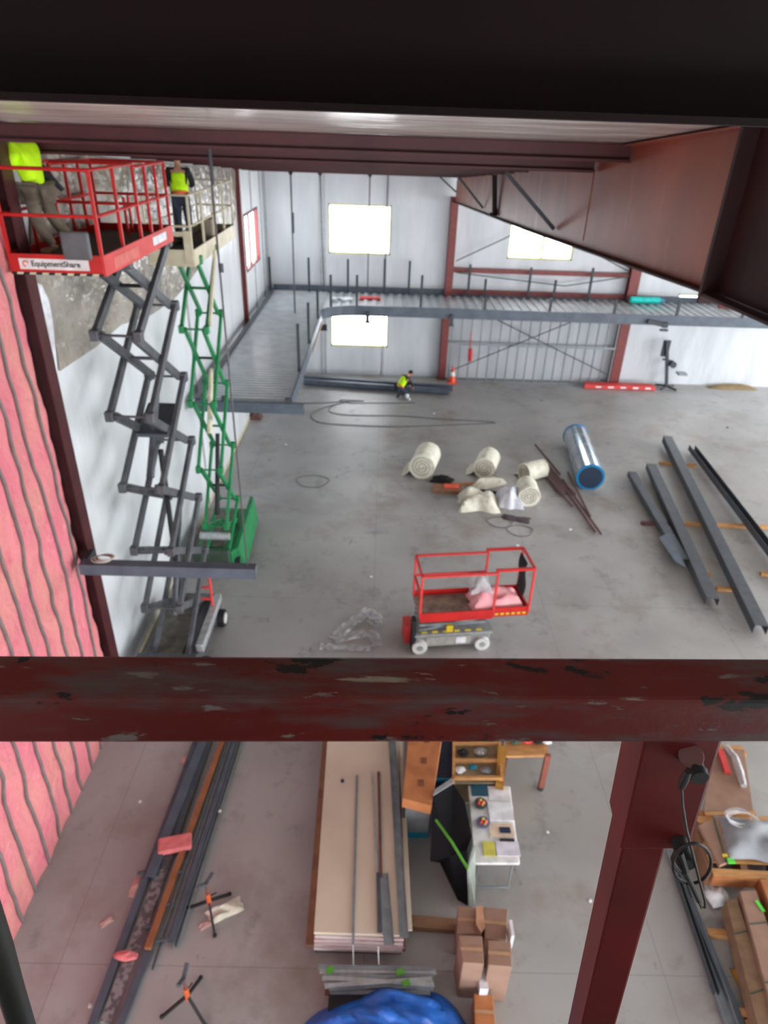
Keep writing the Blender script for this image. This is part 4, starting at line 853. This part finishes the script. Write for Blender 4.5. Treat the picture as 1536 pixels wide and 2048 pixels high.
for (px, py, lab) in ((961, 1610, 'round dark bowl of coloured bits at left of the white table'), (966, 1648, 'second bowl of coloured bits nearer on the white table')):
    c = G(px, py, zt2); t = thing('parts_bowl', lab, 'bowl', c)
    MB().cyl(c, c+Vector((0, 0, .05)), .075, .1, 20).build('bowl', M_dkgrey if py < 1640 else mat('lilac_plastic', (112, 112, 150), .5), t, smooth=True)
    for j, mm in enumerate((M_orange, M_yellow, M_redfade, M_amber)): MB().ball(c+Vector((.035*math.cos(j*1.7), .035*math.sin(j*1.7), .06)), .028).build('contents', mm, t)
# timber shelf cart
zs = .9; P = [G(907, 1556, zs), G(1003, 1556, zs), G(998, 1462, zs), G(908, 1462, zs)]
t = thing('timber_cart', 'light timber shelf cart filled with small tools', 'cart', (P[0]+P[2])/2-Vector((0, 0, zs)))
for q in P: MB().bar(q, (q.x, q.y, .02), .05, .05).build('leg', M_wood, t)
for a, bq in ((0, 1), (1, 2), (2, 3), (3, 0)): MB().bar(P[a], P[bq], .04, .06).build('top_rail', M_wood, t)
MB().bar(P[0].lerp(P[3], .35), P[1].lerp(P[2], .35), .05, .05).build('divider', M_wood, t); MB().bar(P[0].lerp(P[3], .72), P[1].lerp(P[2], .72), .05, .05).build('divider', M_wood, t)
MB().prism([q-Vector((0, 0, .12)) for q in P], (0, 0, -.02)).build('shelf_board', mat('shelf_ply', (150, 130, 100), .7), t); MB().prism([q-Vector((0, 0, .6)) for q in P], (0, 0, -.02)).build('shelf_board', MATS['shelf_ply'], t)
items = [(920, 1543, 'white box in the near bay of the timber cart', M_paper, .13), (945, 1536, 'blue grey tool in the near bay of the timber cart', M_teal, .1), (972, 1543, 'pale grey tool in the near bay of the timber cart', M_stud, .12), (925, 1508, 'dark tool in the middle bay of the timber cart', M_black, .14), (960, 1508, 'steel grey tool in the middle bay of the timber cart', M_galv, .16), (958, 1482, 'yellow case in the far bay of the timber cart', M_yellow, .2), (925, 1482, 'dark brown bundle in the far bay of the timber cart', M_rust, .14)]
for j, (px, py, lab, mm, s) in enumerate(items):
    c = G(px, py, zs-.11); tag(MB().ball((c.x, c.y, c.z+s*.3), s*.6, sq=(1.2, .8, .5), wob=.5, seed=j, n=10, m=6).build('hand_tool', mm), lab, 'tool')
P2 = [G(992, 1565, .85), G(1008, 1572, .85), G(1012, 1492, 1.0), G(996, 1490, 1.0)]
tag(MB().loft(P2, [p_-Vector((0, 0, .8)) for p_ in P2]).build('amber_cloth', M_amber), 'amber canvas hanging on right side of the timber cart', 'cloth')
# work table with timber top
zs = .85; P = [G(1012, 1512, zs), G(1096, 1510, zs), G(1096, 1440, zs), G(1012, 1440, zs)]
t = thing('work_table', 'timber work table with items just below the guard rail', 'table', (P[0]+P[2])/2-Vector((0, 0, zs)))
MB().prism(P, (0, 0, -.05)).build('tabletop', M_wood, t)
for q in (P[0], P[2], P[3]): MB().bar(q-Vector((0, 0, .04)), (q.x, q.y, .01), .06, .06).build('leg', M_rust, t)
lg = MB().bar(P[1]-Vector((0, 0, .0)), (P[1].x, P[1].y-.0, .06), .09, .07).build('leg', mat('brick_red_leg', (150, 84, 70), .6), t); MB().cyl((P[1].x, P[1].y, 0), (P[1].x, P[1].y, .06), .05).build('foot', M_post, lg)
for j, (px, py, mm, lab) in enumerate(((1030, 1486, M_dkgreen, 'dark green item on the timber work table'), (1055, 1485, M_redfade, 'pinkish red item on the timber work table'), (1075, 1486, M_dark, 'black item on the timber work table'), (1092, 1486, M_paper, 'white item at right end of the timber work table'))):
    c = G(px, py, zs); tag(MB().ball((c.x, c.y, c.z+.05), .09, sq=(1, .8, .5), wob=.5, seed=j+20, n=10, m=6).build('small_item', mm), lab, 'tool')
# ---- long bundle lower left
L1 = [((398, 1470), (182, 2060), .1, .06, M_grey, 'down', 'leftmost dark channel of the long bundle on the floor'),
      ((412, 1470), (300, 1760), .13, .08, M_grey, 'down', 'wide blue grey channel at left in upper half of the long bundle'),
      ((424, 1470), (330, 1740), .11, .07, M_dkgrey, 'down', 'dark channel left of the brown strip in the long bundle'),
      ((345, 1690), (215, 2048), .17, .05, mat('perforated_grey', (132, 130, 132), .5, c2=(84, 82, 86), scale=14, thr=(.45, .55), stretch=(1, 1, 1)), 'bar', 'wide perforated steel strip in lower half of the long bundle'),
      ((440, 1478), (345, 1760), .06, .05, M_stud, 'bar', 'thin pale strip immediately left of the brown strip'),
      ((450, 1470), (296, 1900), .085, .06, M_copper, 'bar', 'brown strip running through the long bundle'),
      ((462, 1475), (330, 1880), .09, .06, M_stud, 'chan', 'grey stud immediately right of the brown strip'),
      ((473, 1475), (340, 1890), .07, .06, M_grey, 'down', 'grey stud second right of the brown strip'),
      ((486, 1472), (352, 1895), .07, .07, M_stud, 'chan', 'rightmost grey stud of the long bundle'),
      ((330, 1860), (305, 1940), .025, .03, M_dkgrey, 'bar', 'thin dark rod sticking out at the lower end of the studs'),
      ((318, 1820), (225, 2060), .08, .05, mat('mauve_grey_steel', (98, 86, 90), .6), 'down', 'maroon grey channel low in the bundle beside the perforated strip'),
      ((300, 1900), (238, 2060), .10, .04, M_grey, 'down', 'pale blue grey channel at the bottom edge right of the perforated strip')]
for j, (a, bq, w_, h_, mm, kd, lab) in enumerate(L1):
    fbeam(a, bq, w_, h_, lab, mm, .02+(.05 if j in (1, 5, 7) else 0), kd, 'steel_stud' if j != 5 else 'brown_strip', 'stud')
for j, (px, py) in enumerate(((285, 1745), (355, 1745), (330, 1810), (300, 1853), (322, 1880))):
    c = G(px, py, .1); tag(MB().box(c, (.14, .03, .05), rz(.2)).build('steel_clip', M_dkgrey), ['small dark clip on left edge of the stud bundle', 'small dark clip right of the pink piece on the bundle', 'small dark clip midway down the bundle beside the brown strip', 'small dark clip in the bundle below the middle', 'lowest small dark clip on the stud bundle'][j], 'clip', 'clips on the stud bundle')
def rag(px, py, sx, sy, h, a, seed, label, m, name='insulation_scrap', cat='insulation', z=0.):
    c = G(px, py, z); o = blob_sheet(c, sx, sy, h, seed, a, nu=12, nv=10).build(name, m, smooth=True); return tag(o, label, cat)
c = G(350, 1688, .14); tag(MB().box(c, (.50, .26, .1), rz(.25)).build('insulation_scrap', mat('coral_batt', (222, 122, 124), .95, scale=8, bump=.02), bevel=.03), 'pink insulation piece lying across the long stud bundle', 'insulation')
tag(MB().ball(G(252, 1912, .12), .13, sq=(1.3, .5, .35), wob=.4, seed=3).build('insulation_scrap', MATS['coral_batt'], smooth=True), 'small pink insulation tuft on lower end of the bundle', 'insulation')
rag(275, 1775, .2, .3, .06, 0, 71, 'pale pinkish scrap at left edge of the bundle', mat('dusty_pink', (196, 160, 152), .9))
rag(214, 1844, .18, .1, .04, .6, 72, 'faint pink scrap on the floor left of the bundle', MATS['dusty_pink'])
rag(450, 1822, .5, .22, .1, .5, 73, 'white rag lying beside the upper pipe stand', M_roll, 'white_rag', 'rag')
rag(412, 1850, .2, .1, .05, .6, 74, 'pink scrap at the left foot of the white rag', MATS['dusty_pink'])
for j, (px, py, lab) in enumerate(((280, 1604, 'small white scrap on the floor between pink wall and bundle'), (440, 1623, 'small white scrap on right edge of the bundle'), (181, 2012, 'small white scrap at the lower left floor'), (1095, 1665, 'small white scrap on the floor right of the table'), (1180, 1802, 'small pale scrap beside the red guard post'))):
    c = G(px, py, .0 if px != 440 else .08); tag(MB().ball(c+Vector((0, 0, .01)), .022, sq=(1.2, 1.2, .5), wob=.6, seed=j+50).build('paper_scrap', M_paper), lab, 'scrap')
tag(MB().ball(G(375, 1520, .03), .08, sq=(1.4, 1.2, .5), wob=.6, seed=60).build('paper_scrap', MATS['dusty_pink']), 'pale crumpled scrap at upper left side of the bundle', 'scrap')
# pipe stands
def stand(px, py, a, label):
    c = G(px, py); t = thing('pipe_stand', label, 'pipe stand', c, a); Lq = dict(local=True)
    for k_ in range(3):
        q = k_*2.094; lg = MB().bar((0, 0, .3), (.34*math.cos(q), .34*math.sin(q), .02), .035, .035).build('leg', M_black, t, **Lq)
        MB().ball((.34*math.cos(q), .34*math.sin(q), .025), .03).build('foot', M_black, lg, **Lq)
    MB().cyl((0, 0, .22), (0, 0, .48), .032).build('collar', M_brass, t, **Lq); MB().cyl((0, 0, .48), (0, 0, .72), .02).build('post', M_rust, t, **Lq)
    MB().bar((-.13, 0, .80), (0, 0, .70), .05, .03).bar((0, 0, .70), (.13, 0, .80), .05, .03).build('pipe_cradle', M_dkgrey, t, **Lq)
    MB().bar((0, .0, .4), (.12, -.02, .36), .015, .015).build('handle', M_black, t, **Lq)
    return t
stand(422, 1826, .9, 'orange and black pipe stand beside the white rag'); stand(380, 2015, 1.4, 'orange and black pipe stand at the bottom of the floor')
# ---- lower right
b_ = [((1340, 1700), (1470, 2080), .16, .08, M_stud, 'chan', 'long light grey steel track on the floor right of the guard post'), ((1352, 1752), (1432, 1990), .07, .09, M_dkgrey, 'chan', 'darker channel lying inside the long grey track')]
for a, bq, w_, h_, mm, kd, lab in b_: fbeam(a, bq, w_, h_, lab, mm, .02 if w_ > .1 else .05, kd, 'steel_track', 'metal track')
fbeam((1378, 1800), (1492, 2080), .09, .07, 'second grey track right beside the long one', M_grey, .02, 'down', 'steel_track', 'metal track')
for a, bq, lab in (((1412, 1870), (1470, 1874), 'timber skid under the long cartons, upper one'), ((1470, 2030), (1540, 2036), 'timber skid at bottom right corner')):
    p = G(*a); q = G(*bq); tag(MB().bar(p+Vector((0, 0, .045)), q+Vector((0, 0, .045)), .1, .085).build('timber_skid', M_wood), lab, 'lumber')
lc = [([(1452, 1800), (1474, 1796), (1560, 2060), (1522, 2075)], .35, 'long narrow brown carton, leftmost at lower right', mat('dull_carton', (142, 112, 86), .8)), ([(1480, 1782), (1512, 1780), (1600, 2040), (1552, 2050)], .42, 'long brown carton with green tape at lower right', M_card), ([(1520, 1758), (1560, 1756), (1640, 1960), (1600, 1970)], .45, 'long brown carton cut by right picture edge', M_card2)]
for cs, z, lab, mm in lc:
    P = [G(x, y, z) for x, y in cs]; t = thing('long_carton', lab, 'carton', (P[0]+P[2])/2-Vector((0, 0, z)))
    MB().prism(P, (0, 0, -z+.09)).build('carton', mm, t, bevel=.006); 
    for u in (.28, .72): MB().bar(P[0].lerp(P[3], u)+Vector((0, 0, .004)), P[1].lerp(P[2], u)+Vector((0, 0, .004)), .02, .004).build('strap', M_dkgreen, t)
    MB().bb((min(P[0].x, P[3].x)+.02, P[3].y+.2, 0), (P[1].x, P[3].y+.3, .09)).build('skid', M_wood, t)
c = G(1520, 1812, .43); tag(MB().box(c, (.05, .16, .006), rz(.2)).build('green_tag', M_lime), 'bright green tag on the long cartons', 'tag')
rag(1436, 1795, .34, .26, .16, .2, 81, 'white rag crumpled right of the hanging lanyard', M_paper, 'white_rag', 'rag', .05)
tag(MB().ball(G(1424, 1780, .06), .11, sq=(1, .9, .6), wob=.3, seed=5).build('plastic_bottle', M_galv), 'silvery crumpled bottle beside the white rag at right', 'bottle')
pile(1525, 2000, .5, .7, .3, 83, 'frayed tan packing straw at the lower right edge', M_amber, 'packing_straw', 'packing')
# crates
zc = .45
P = [G(1408, 1622, zc), G(1506, 1620, zc), G(1488, 1500, zc), G(1420, 1500, zc)]
t = thing('flat_carton', 'large flat cardboard sheet on timber at right below the guard rail', 'carton', (P[0]+P[2])/2-Vector((0, 0, zc)))
MB().prism(P, (0, 0, -.06)).build('carton', M_card, t); MB().bar(P[0]+Vector((0, -.03, -.06)), P[1]+Vector((0, -.03, -.06)), .08, .1).build('timber_edge', M_wood, t)
MB().bar(P[3]+Vector((-.1, .05, -.04)), P[2]+Vector((0, .05, -.04)), .08, .1).build('timber_edge', M_wood, t)
for q in P: MB().bar(q-Vector((0, 0, .05)), (q.x, q.y, 0), .1, .1).build('leg', M_wood, t)
P = [G(1425, 1745, .4), G(1560, 1752, .4), G(1545, 1640, .4), G(1394, 1640, .4)]
t = thing('timber_pallet', 'timber pallet carrying cardboard and the grey bag at right', 'pallet', (P[0]+P[2])/2-Vector((0, 0, .4)))
for u in (0, .25, .5, .75, 1): MB().bar(P[0].lerp(P[3], u), P[1].lerp(P[2], u), .12, .025).build('deck_board', M_wood, t)
for u in (0, .5, 1): MB().bar(P[0].lerp(P[1], u)-Vector((0, 0, .2)), P[3].lerp(P[2], u)-Vector((0, 0, .2)), .1, .36).build('stringer', M_dkwood, t)
MB().bar(P[0]+Vector((-.02, -.06, -.1)), P[1]+Vector((.0, -.06, -.1)), .04, .2).build('front_board', M_card2, t)
P = [G(1398, 1650, .5), G(1440, 1730, .5), G(1462, 1720, .5), G(1440, 1632, .5)]; 
t = thing('flat_carton', 'narrow cardboard slab on the pallet left of the grey bag', 'carton', P[0]-Vector((0, 0, .06))); MB().prism(P, (0, 0, -.07)).build('carton', M_card, t)
MB().bar(G(1428, 1636, .51), G(1454, 1728, .51), .02, .006).build('strap', M_dkgreen, t)
c = G(1505, 1680, .45); tag(blob_sheet(c, 1.0, .72, .2, 90, -.15).build('grey_bag', mat('grey_poly_bag', (138, 141, 146), .5, c2=(120, 123, 128), scale=3), smooth=True), 'grey plastic wrapped bundle on the pallet at right', 'bag')
b = MB()
for j in range(6):
    c = G(1476+3*j, 1632+2*j, .60); b.tube([(c.x+(.2+.01*j)*math.cos(q), c.y+.14*math.sin(q), c.z+.015*math.sin(2*q+j)) for q in [2*math.pi*i/24 for i in range(24)]], .006, 5, True)
tag(b.build('wire_coil', M_paper), 'white coiled wire on the grey bundle at right', 'wire coil')
c = G(1462, 1722, .52); tag(MB().box(c, (.1, .07, .03)).build('lime_tape', M_lime), 'bright lime tape piece at front of the pallet', 'tape')
c = G(1450, 1711, .52); tag(MB().box(c, (.07, .04, .02)).build('yellow_tape', M_yellow), 'small yellow piece beside the lime tape', 'tape')
tag(MB().tube([G(1452, 1492, .5), G(1470, 1515, .5), G(1480, 1545, .5), G(1488, 1572, .5)], [.04, .06, .07, .05], 8).build('clear_roll', M_poly, smooth=True), 'clear plastic roll lying near flat cardboard at right', 'plastic')
tag(MB().bar(G(1440, 1500, .5), G(1455, 1545, .5), .1, .06).build('red_box', M_redfade), 'reddish strip beside clear plastic roll at right', 'box')
# ================================================================ PEOPLE
def skin_obj(name, m, verts, edges, radii, root, parent, sub=2):
    me = bpy.data.meshes.new(name); me.from_pydata([tuple(v) for v in verts], edges, []); me.materials.append(m)
    o = bpy.data.objects.new(name, me); COL.objects.link(o); o.parent = parent
    sk = o.modifiers.new('skin', 'SKIN'); sk.use_smooth_shade = True
    for i, r in enumerate(radii):
        rr = r if isinstance(r, tuple) else (r, r); me.skin_vertices[0].data[i].radius = rr
    me.skin_vertices[0].data[root].use_root = True
    ss = o.modifiers.new('sub', 'SUBSURF'); ss.levels = sub; ss.render_levels = sub
    return o
def person(loc, rotz, J, label, top_m, trou_m, vest=None, helmet=None, boots=M_boot):
    """J: joint dict in local metres; figure faces +Y locally."""
    t = thing('person', label, 'person', loc, rotz); V = []; E = []; Rr = []; idx = {}
    def av(k_, p, r, par=None):
        idx[k_] = len(V); V.append(Vector(p)); Rr.append(r)
        if par is not None: E.append((idx[par], idx[k_]))
    g = {k_: Vector(v) for k_, v in J.items()}
    av('pelvis', g['pelvis'], (.15, .11)); av('waist', g['pelvis'].lerp(g['chest'], .45), (.13, .1), 'pelvis'); av('chest', g['chest'], (.17, .115), 'waist')
    av('neck', g['neck'], .055, 'chest'); hd = (g['head']-g['neck']).normalized()
    av('jaw', g['head']-hd*.07, .065, 'neck'); av('head', g['head'], (.078, .095), 'jaw'); av('crown', g['head']+hd*.08, .07, 'head')
    for s in 'LR':
        av('sh'+s, g['sh'+s], .062, 'chest'); av('el'+s, g['el'+s], .045, 'sh'+s); av('wr'+s, g['wr'+s], .028, 'el'+s)
        d = (g['wr'+s]-g['el'+s]).normalized(); side = d.cross(Vector((0, 1, 0.3))).normalized(); pl = g['wr'+s]+d*.05; nrm = side.cross(d)
        av('pm'+s, pl, (.036, .02), 'wr'+s)
        for fi, (o_, ln) in enumerate(((-.028, .068), (-.01, .078), (.01, .074), (.028, .056))):
            b0 = pl+d*.035+side*o_; av('f%d%s' % (fi, s), b0, .009, 'pm'+s); av('g%d%s' % (fi, s), b0+d*ln*.5+nrm*.01, .0085, 'f%d%s' % (fi, s)); av('h%d%s' % (fi, s), b0+d*ln*.85+nrm*.035, .007, 'g%d%s' % (fi, s))
        av('t1'+s, pl-side*.04+d*.0, .011, 'pm'+s); av('t2'+s, pl-side*.055+d*.045+nrm*.015, .009, 't1'+s)
        av('hp'+s, g['hp'+s], .095, 'pelvis'); av('kn'+s, g['kn'+s], .06, 'hp'+s); av('cf'+s, g['kn'+s].lerp(g['an'+s], .35), .058, 'kn'+s); av('an'+s, g['an'+s], .038, 'cf'+s); av('to'+s, g['to'+s], .034, 'an'+s)
    body = skin_obj('body', M_skin, V, E, Rr, 0, t)
    def garment(name, m, keys, chain, scale, sub=2):
        vs = []; ed = []; rr = []; ix = {}
        for k_, p, r in keys: ix[k_] = len(vs); vs.append(p); rr.append(r)
        for a, b2 in chain: ed.append((ix[a], ix[b2]))
        return skin_obj(name, m, vs, ed, rr, 0, t, sub)
    up = g['pelvis'].lerp(g['chest'], -.06)
    garment('shirt', top_m, [('p', up, (.175, .14)), ('w', V[idx['waist']], (.165, .135)), ('c', g['chest'], (.195, .14)), ('n', g['chest'].lerp(g['neck'], .7), .075)]+[(k_+s, q, r) for s in 'LR' for k_, q, r in (('s', g['sh'+s], .082), ('e', g['el'+s], .062), ('v', g['el'+s].lerp(g['wr'+s], .85), .045))], [('p', 'w'), ('w', 'c'), ('c', 'n')]+[(a+s if a in 'sev' else a, b2+s) for s in 'LR' for a, b2 in (('c', 's'), ('s', 'e'), ('e', 'v'))], 1)
    garment('trousers', trou_m, [('p', g['pelvis']+Vector((0, 0, -.02)), (.17, .135))]+[(k_+s, q, r) for s in 'LR' for k_, q, r in (('h', g['hp'+s], .115), ('k', g['kn'+s], .082), ('a', g['kn'+s].lerp(g['an'+s], .92), .07))], [(a+s if a in 'hk' else a, b2+s) for s in 'LR' for a, b2 in (('p', 'h'), ('h', 'k'), ('k', 'a'))], 1)
    for s in 'LR':
        a = g['an'+s]; to = g['to'+s]; d = (to-a); d.z = 0; d.normalize()
        skin_obj('boot', boots, [a+Vector((0, 0, .05)), a+Vector((0, 0, -.02)), Vector((to.x, to.y, to.z+.015)), Vector((to.x, to.y, to.z+.01))+d*.07], [(0, 1), (1, 2), (2, 3)], [.055, .058, .05, .038], 1, t)
    f = Vector((0, 1, 0)) if abs(hd.y) < .5 else Vector((0, hd.z, -hd.y)).normalized()*(1 if hd.y > 0 else 1)
    f = (f-hd*f.dot(hd)).normalized(); sd_ = hd.cross(f)
    MB().ball(g['head']+f*.1-hd*.015, .018, sq=(.8, 1.1, 1.3), n=8, m=6).build('nose', M_skin, t, local=True, smooth=True)
    for s in (-1, 1): MB().ball(g['head']+f*.088+sd_*s*.033+hd*.02, .012, n=8, m=6).build('eye', M_white, t, local=True, smooth=True); MB().ball(g['head']+sd_*s*.085, .025, sq=(.4, 1, 1.2), n=8, m=6).build('ear', M_skin, t, local=True, smooth=True)
    MB().box(g['head']+f*.096-hd*.055, (.045, .012, .01)).build('mouth', mat('lips', (160, 96, 86), .6), t, local=True)
    if helmet:
        MB().ball(g['head']+hd*.055, .125, sq=(1, 1.1, .8)).build('hard_hat', helmet, t, local=True, smooth=True); MB().ball(g['head']+hd*.04+f*.05, .14, sq=(.9, 1.1, .12)).build('hat_brim', helmet, t, local=True, smooth=True)
    else: MB().ball(g['head']+hd*.035-f*.02, .103, sq=(.92, 1.05, 1.0)).build('hair', M_hair, t, local=True, smooth=True)
    if vest:
        c_ = g['chest']; w_ = V[idx['waist']]
        skin_obj('vest', vest, [up, w_, c_, c_.lerp(g['neck'], .35)], [(0, 1), (1, 2), (2, 3)], [(.19, .155), (.182, .15), (.21, .155), (.15, .13)], 0, t)
        if vest is M_hivis:
            ax = (c_-w_).normalized(); mid = up.lerp(w_, .5)
            MB().cyl(mid-ax*.03, mid+ax*.03, .172, .172, 20).build('orange_band', M_orange, t, smooth=True, local=True)
    return t
# worker 1 on the red platform (lime shirt)
person((-4.56, 9.62, 8.17), math.radians(80), dict(pelvis=(0, -.04, .8), chest=(0, .02, 1.2), neck=(0, .05, 1.33), head=(.0, .1, 1.4), shL=(-.18, .02, 1.27), elL=(-.2, .1, 1.02), wrL=(-.12, .14, 1.15), shR=(.18, .02, 1.27), elR=(.2, .1, 1.02), wrR=(.12, .14, 1.15),
       hpL=(-.1, -.04, .76), knL=(-.12, -.04, .42), anL=(-.14, -.24, .09), toL=(-.15, -.1, .04), hpR=(.1, -.04, .76), knR=(.14, -.12, .42), anR=(.18, -.36, .09), toR=(.19, -.2, .04)),
       'worker in lime yellow shirt and khaki trousers standing on the red platform', M_hivis, M_pants, None, M_white)
# worker 2 on the cream platform
person((-4.2, 15.2, 7.5), math.radians(10), dict(pelvis=(0, 0, .92), chest=(0, .04, 1.32), neck=(0, .06, 1.5), head=(0, .1, 1.62), shL=(-.19, .05, 1.4), elL=(-.26, .12, 1.15), wrL=(-.2, .32, 1.1), shR=(.19, .05, 1.4), elR=(.26, .12, 1.15), wrR=(.2, .32, 1.1),
       hpL=(-.09, 0, .88), knL=(-.1, .04, .48), anL=(-.1, -.02, .09), toL=(-.11, .13, .04), hpR=(.09, 0, .88), knR=(.11, .04, .48), anR=(.12, -.02, .09), toR=(.13, .13, .04)),
       'worker in dark clothes and hi-vis vest standing on the cream platform', M_dark, M_navyp, M_hivis, M_white, M_dark)
# worker 3 kneeling by the far beams
c = G(800, 792)
person(c, math.radians(-60), dict(pelvis=(0, -.05, .38), chest=(0, .2, .74), neck=(0, .34, .86), head=(0, .45, .92), shL=(-.18, .24, .78), elL=(-.2, .42, .52), wrL=(-.1, .55, .32), shR=(.18, .24, .78), elR=(.2, .42, .52), wrR=(.1, .55, .32),
       hpL=(-.1, -.03, .34), knL=(-.14, .34, .36), anL=(-.14, .1, .08), toL=(-.14, .25, .04), hpR=(.1, -.03, .34), knR=(.14, .32, .12), anR=(.14, -.12, .1), toR=(.14, -.2, .04)),
       'worker in hi-vis vest crouching over the dark beams by far wall', M_dark, M_navyp, M_hivis, None, M_dark)
c = G(814, 794, .12); tag(MB().cyl(c+Vector((0, 0, -.05)), c+Vector((.12, -.1, -.06)), .05).ball(c+Vector((0, 0, .05)), .09, n=8, m=6).build('welding_tool', M_paper), 'small pale power tool in front of the crouching worker', 'tool')
# drill hanging on the red platform
c = A(85, 350, 10.3); t = thing('cordless_drill', 'black cordless drill hanging above the red platform with its lead', 'drill', c-Vector((0, 0, .4)))
MB().ball(c+Vector((0, 0, .02)), .13, sq=(.9, .5, .8), wob=.3).build('body', M_black, t); MB().bar(c, c+Vector((.04, 0, -.36)), .12, .1).build('handle', M_dark, t)
MB().cyl(c+Vector((.02, 0, .05)), c+Vector((.24, 0, -.18)), .06, .03).build('nozzle', M_post, t); MB().tube([c+Vector((.04, 0, -.3)), c+Vector((.08, 0, -.7)), c+Vector((.14, 0, -1.1))], .012).build('lead', M_cable, t)
pile(100, 470, .5, .5, .1, 99, 'pale crumpled bag on the red platform floor', M_strap, 'tool_bag', 'bag', z=8.17) if False else None
# ================================================================ FOREGROUND RAIL
M_rail = mat('worn_red_paint', (88, 17, 8), .55, c2=(70, 14, 8), scale=5, spec=.3, bump=.0006, bscale=60)
add_chips(M_rail, [((70, 60, 58), 5.5, (1, 4, 4), .50, .66, (0, 0, 0)), ((96, 88, 84), 16, (1, 3, 3), .63, .66, (5, 1, 0)), ((14, 12, 10), 9, (1, 2.2, 2.2), .6, .61, (3, 0, 0)), ((14, 12, 10), 5, (.6, 14, 14), .68, .69, (6, 3, 0)), ((120, 112, 96), 7, (.8, 5, 5), .66, .69, (8, 2, 0)), ((150, 140, 120), 40, (1, 1, 1), .76, .78, (1, 0, 0))])
zr = 9.385
pl_, pr_ = G(-300, 1396, zr), G(1836, 1400, zr)
M_ = MB(); M_.bar(pl_, pr_, .05, .05)
t = thing('lift_platform', 'worn red guard rail crossing the whole picture with a pinned post below it', 'lift platform', Vector(((pl_.x+pr_.x)/2, -.7, 8.25)))
M_.build('guard_rail', M_rail, t, bevel=.004); MB().bb((-1.3, -1.9, 8.25), (1.5, .36, 8.31)).build('platform_floor', M_dkgrey, t)  # unseen floor and toe boards, added to shade the rail from behind
MB().bb((-1.3, .34, 8.25), (1.5, .37, 8.42)).bb((-1.3, -1.93, 8.25), (1.5, -1.9, 8.42)).build('toe_board', M_rail, t)
Yp = .405
def quad(xl, xr, y, Y, wd=.002): return A(xl, y, Y), A(xr, y, Y-wd)
post = t
tl, tr = quad(1293, 1394, 1477, Yp+.004); bl, br = quad(1140, 1207, 2140, Yp+.004)
dY = .045
M_pst = mat('post_red_paint', (104, 18, 14), .5, c2=(78, 18, 18), scale=6)
def vprism(tl, tr, bl, br, d):
    d = Vector((.10*d, .99*d, 0)); return MB().loft([tl, tr, tr+d, tl+d], [bl, br, br+d, bl+d])
vprism(tl, tr, bl, br, dY).build('post', M_pst, post, bevel=.003)
tl, tr = quad(1287, 1447, 1479, Yp-.002, .004); bl, br = quad(1238, 1378, 1700, Yp-.002, .004)
sl = vprism(tl, tr, bl, br, .055).build('sleeve', M_pst, post, bevel=.003)
def pin(px, py, nm, ln=.014, r=.0075):
    c = A(px, py, Yp-.004); b = MB().cyl(c, c+Vector((0, -ln, -.004)), r, r*.95, 20).cyl(c+Vector((0, -ln, -.004)), c+Vector((0, -ln-.006, -.004)), r*1.15, r, 20); return b.build(nm, M_black, post, smooth=True)
MB().cyl(A(1382, 1512, Yp-.004), A(1382, 1512, Yp-.010), .0105, .010, 20).build('washer', M_rust, post)
pin(1384, 1512, 'lock_pin'); pin(1358, 1678, 'lock_pin', .018, .008)
Yc = Yp-.028
def AT(x, y, Y=Yc): return A(x, y, Y)
t = thing('safety_lanyard', 'black wire lanyard with a ring hanging from the guard post pins', 'lanyard', AT(1405, 1815))
MB().tube([AT(1376, 1543), AT(1368, 1560), AT(1362, 1574)], [.003, .0038, .003], 10).build('ferrule', M_cable, t)
MB().tube([AT(1363, 1572), AT(1365, 1610), AT(1373, 1660), AT(1386, 1710), AT(1400, 1765), AT(1410, 1802), AT(1410, 1815), AT(1403, 1815), AT(1396, 1800)], .0013, 8).build('wire', mat('olive_wire', (54, 48, 40), .5), t, smooth=True)
MB().tube([AT(1370, 1742), AT(1384, 1772), AT(1398, 1802)], .0027, 10).build('ferrule', M_cable, t)
b = MB(); cx, cyy = 1384, 1727
b.tube([AT(cx+38*math.cos(q)+(-3*math.sin(q)), cyy+40*math.sin(q), Yc+.004*math.sin(q)) for q in [2*math.pi*i/36 for i in range(36)]], .0015, 8, True); b.build('ring', M_cable, t, smooth=True)
MB().tube([AT(1352, 1700), AT(1344, 1716), AT(1348, 1735), AT(1362, 1748), AT(1372, 1745), AT(1362, 1722), AT(1354, 1708), AT(1352, 1700)], .0015, 8).build('loop', M_cable, t, smooth=True)
MB().tube([AT(1360, 1705), AT(1366, 1722), AT(1372, 1742)], .0028, 8).build('clip', M_cable, t)
p = A(-40, 1800, .30); q = A(62, 2110, .30)
tag(MB().tube([A(-60, 1760, .33), A(-8, 1895, .33), A(20, 1975, .33), A(62, 2110, .33)], [.016, .014, .012, .012], 14).build('dark_hose', mat('dark_olive_hose', (28, 30, 26), .5), smooth=True), 'blurred dark hose crossing lower left corner close by', 'hose')
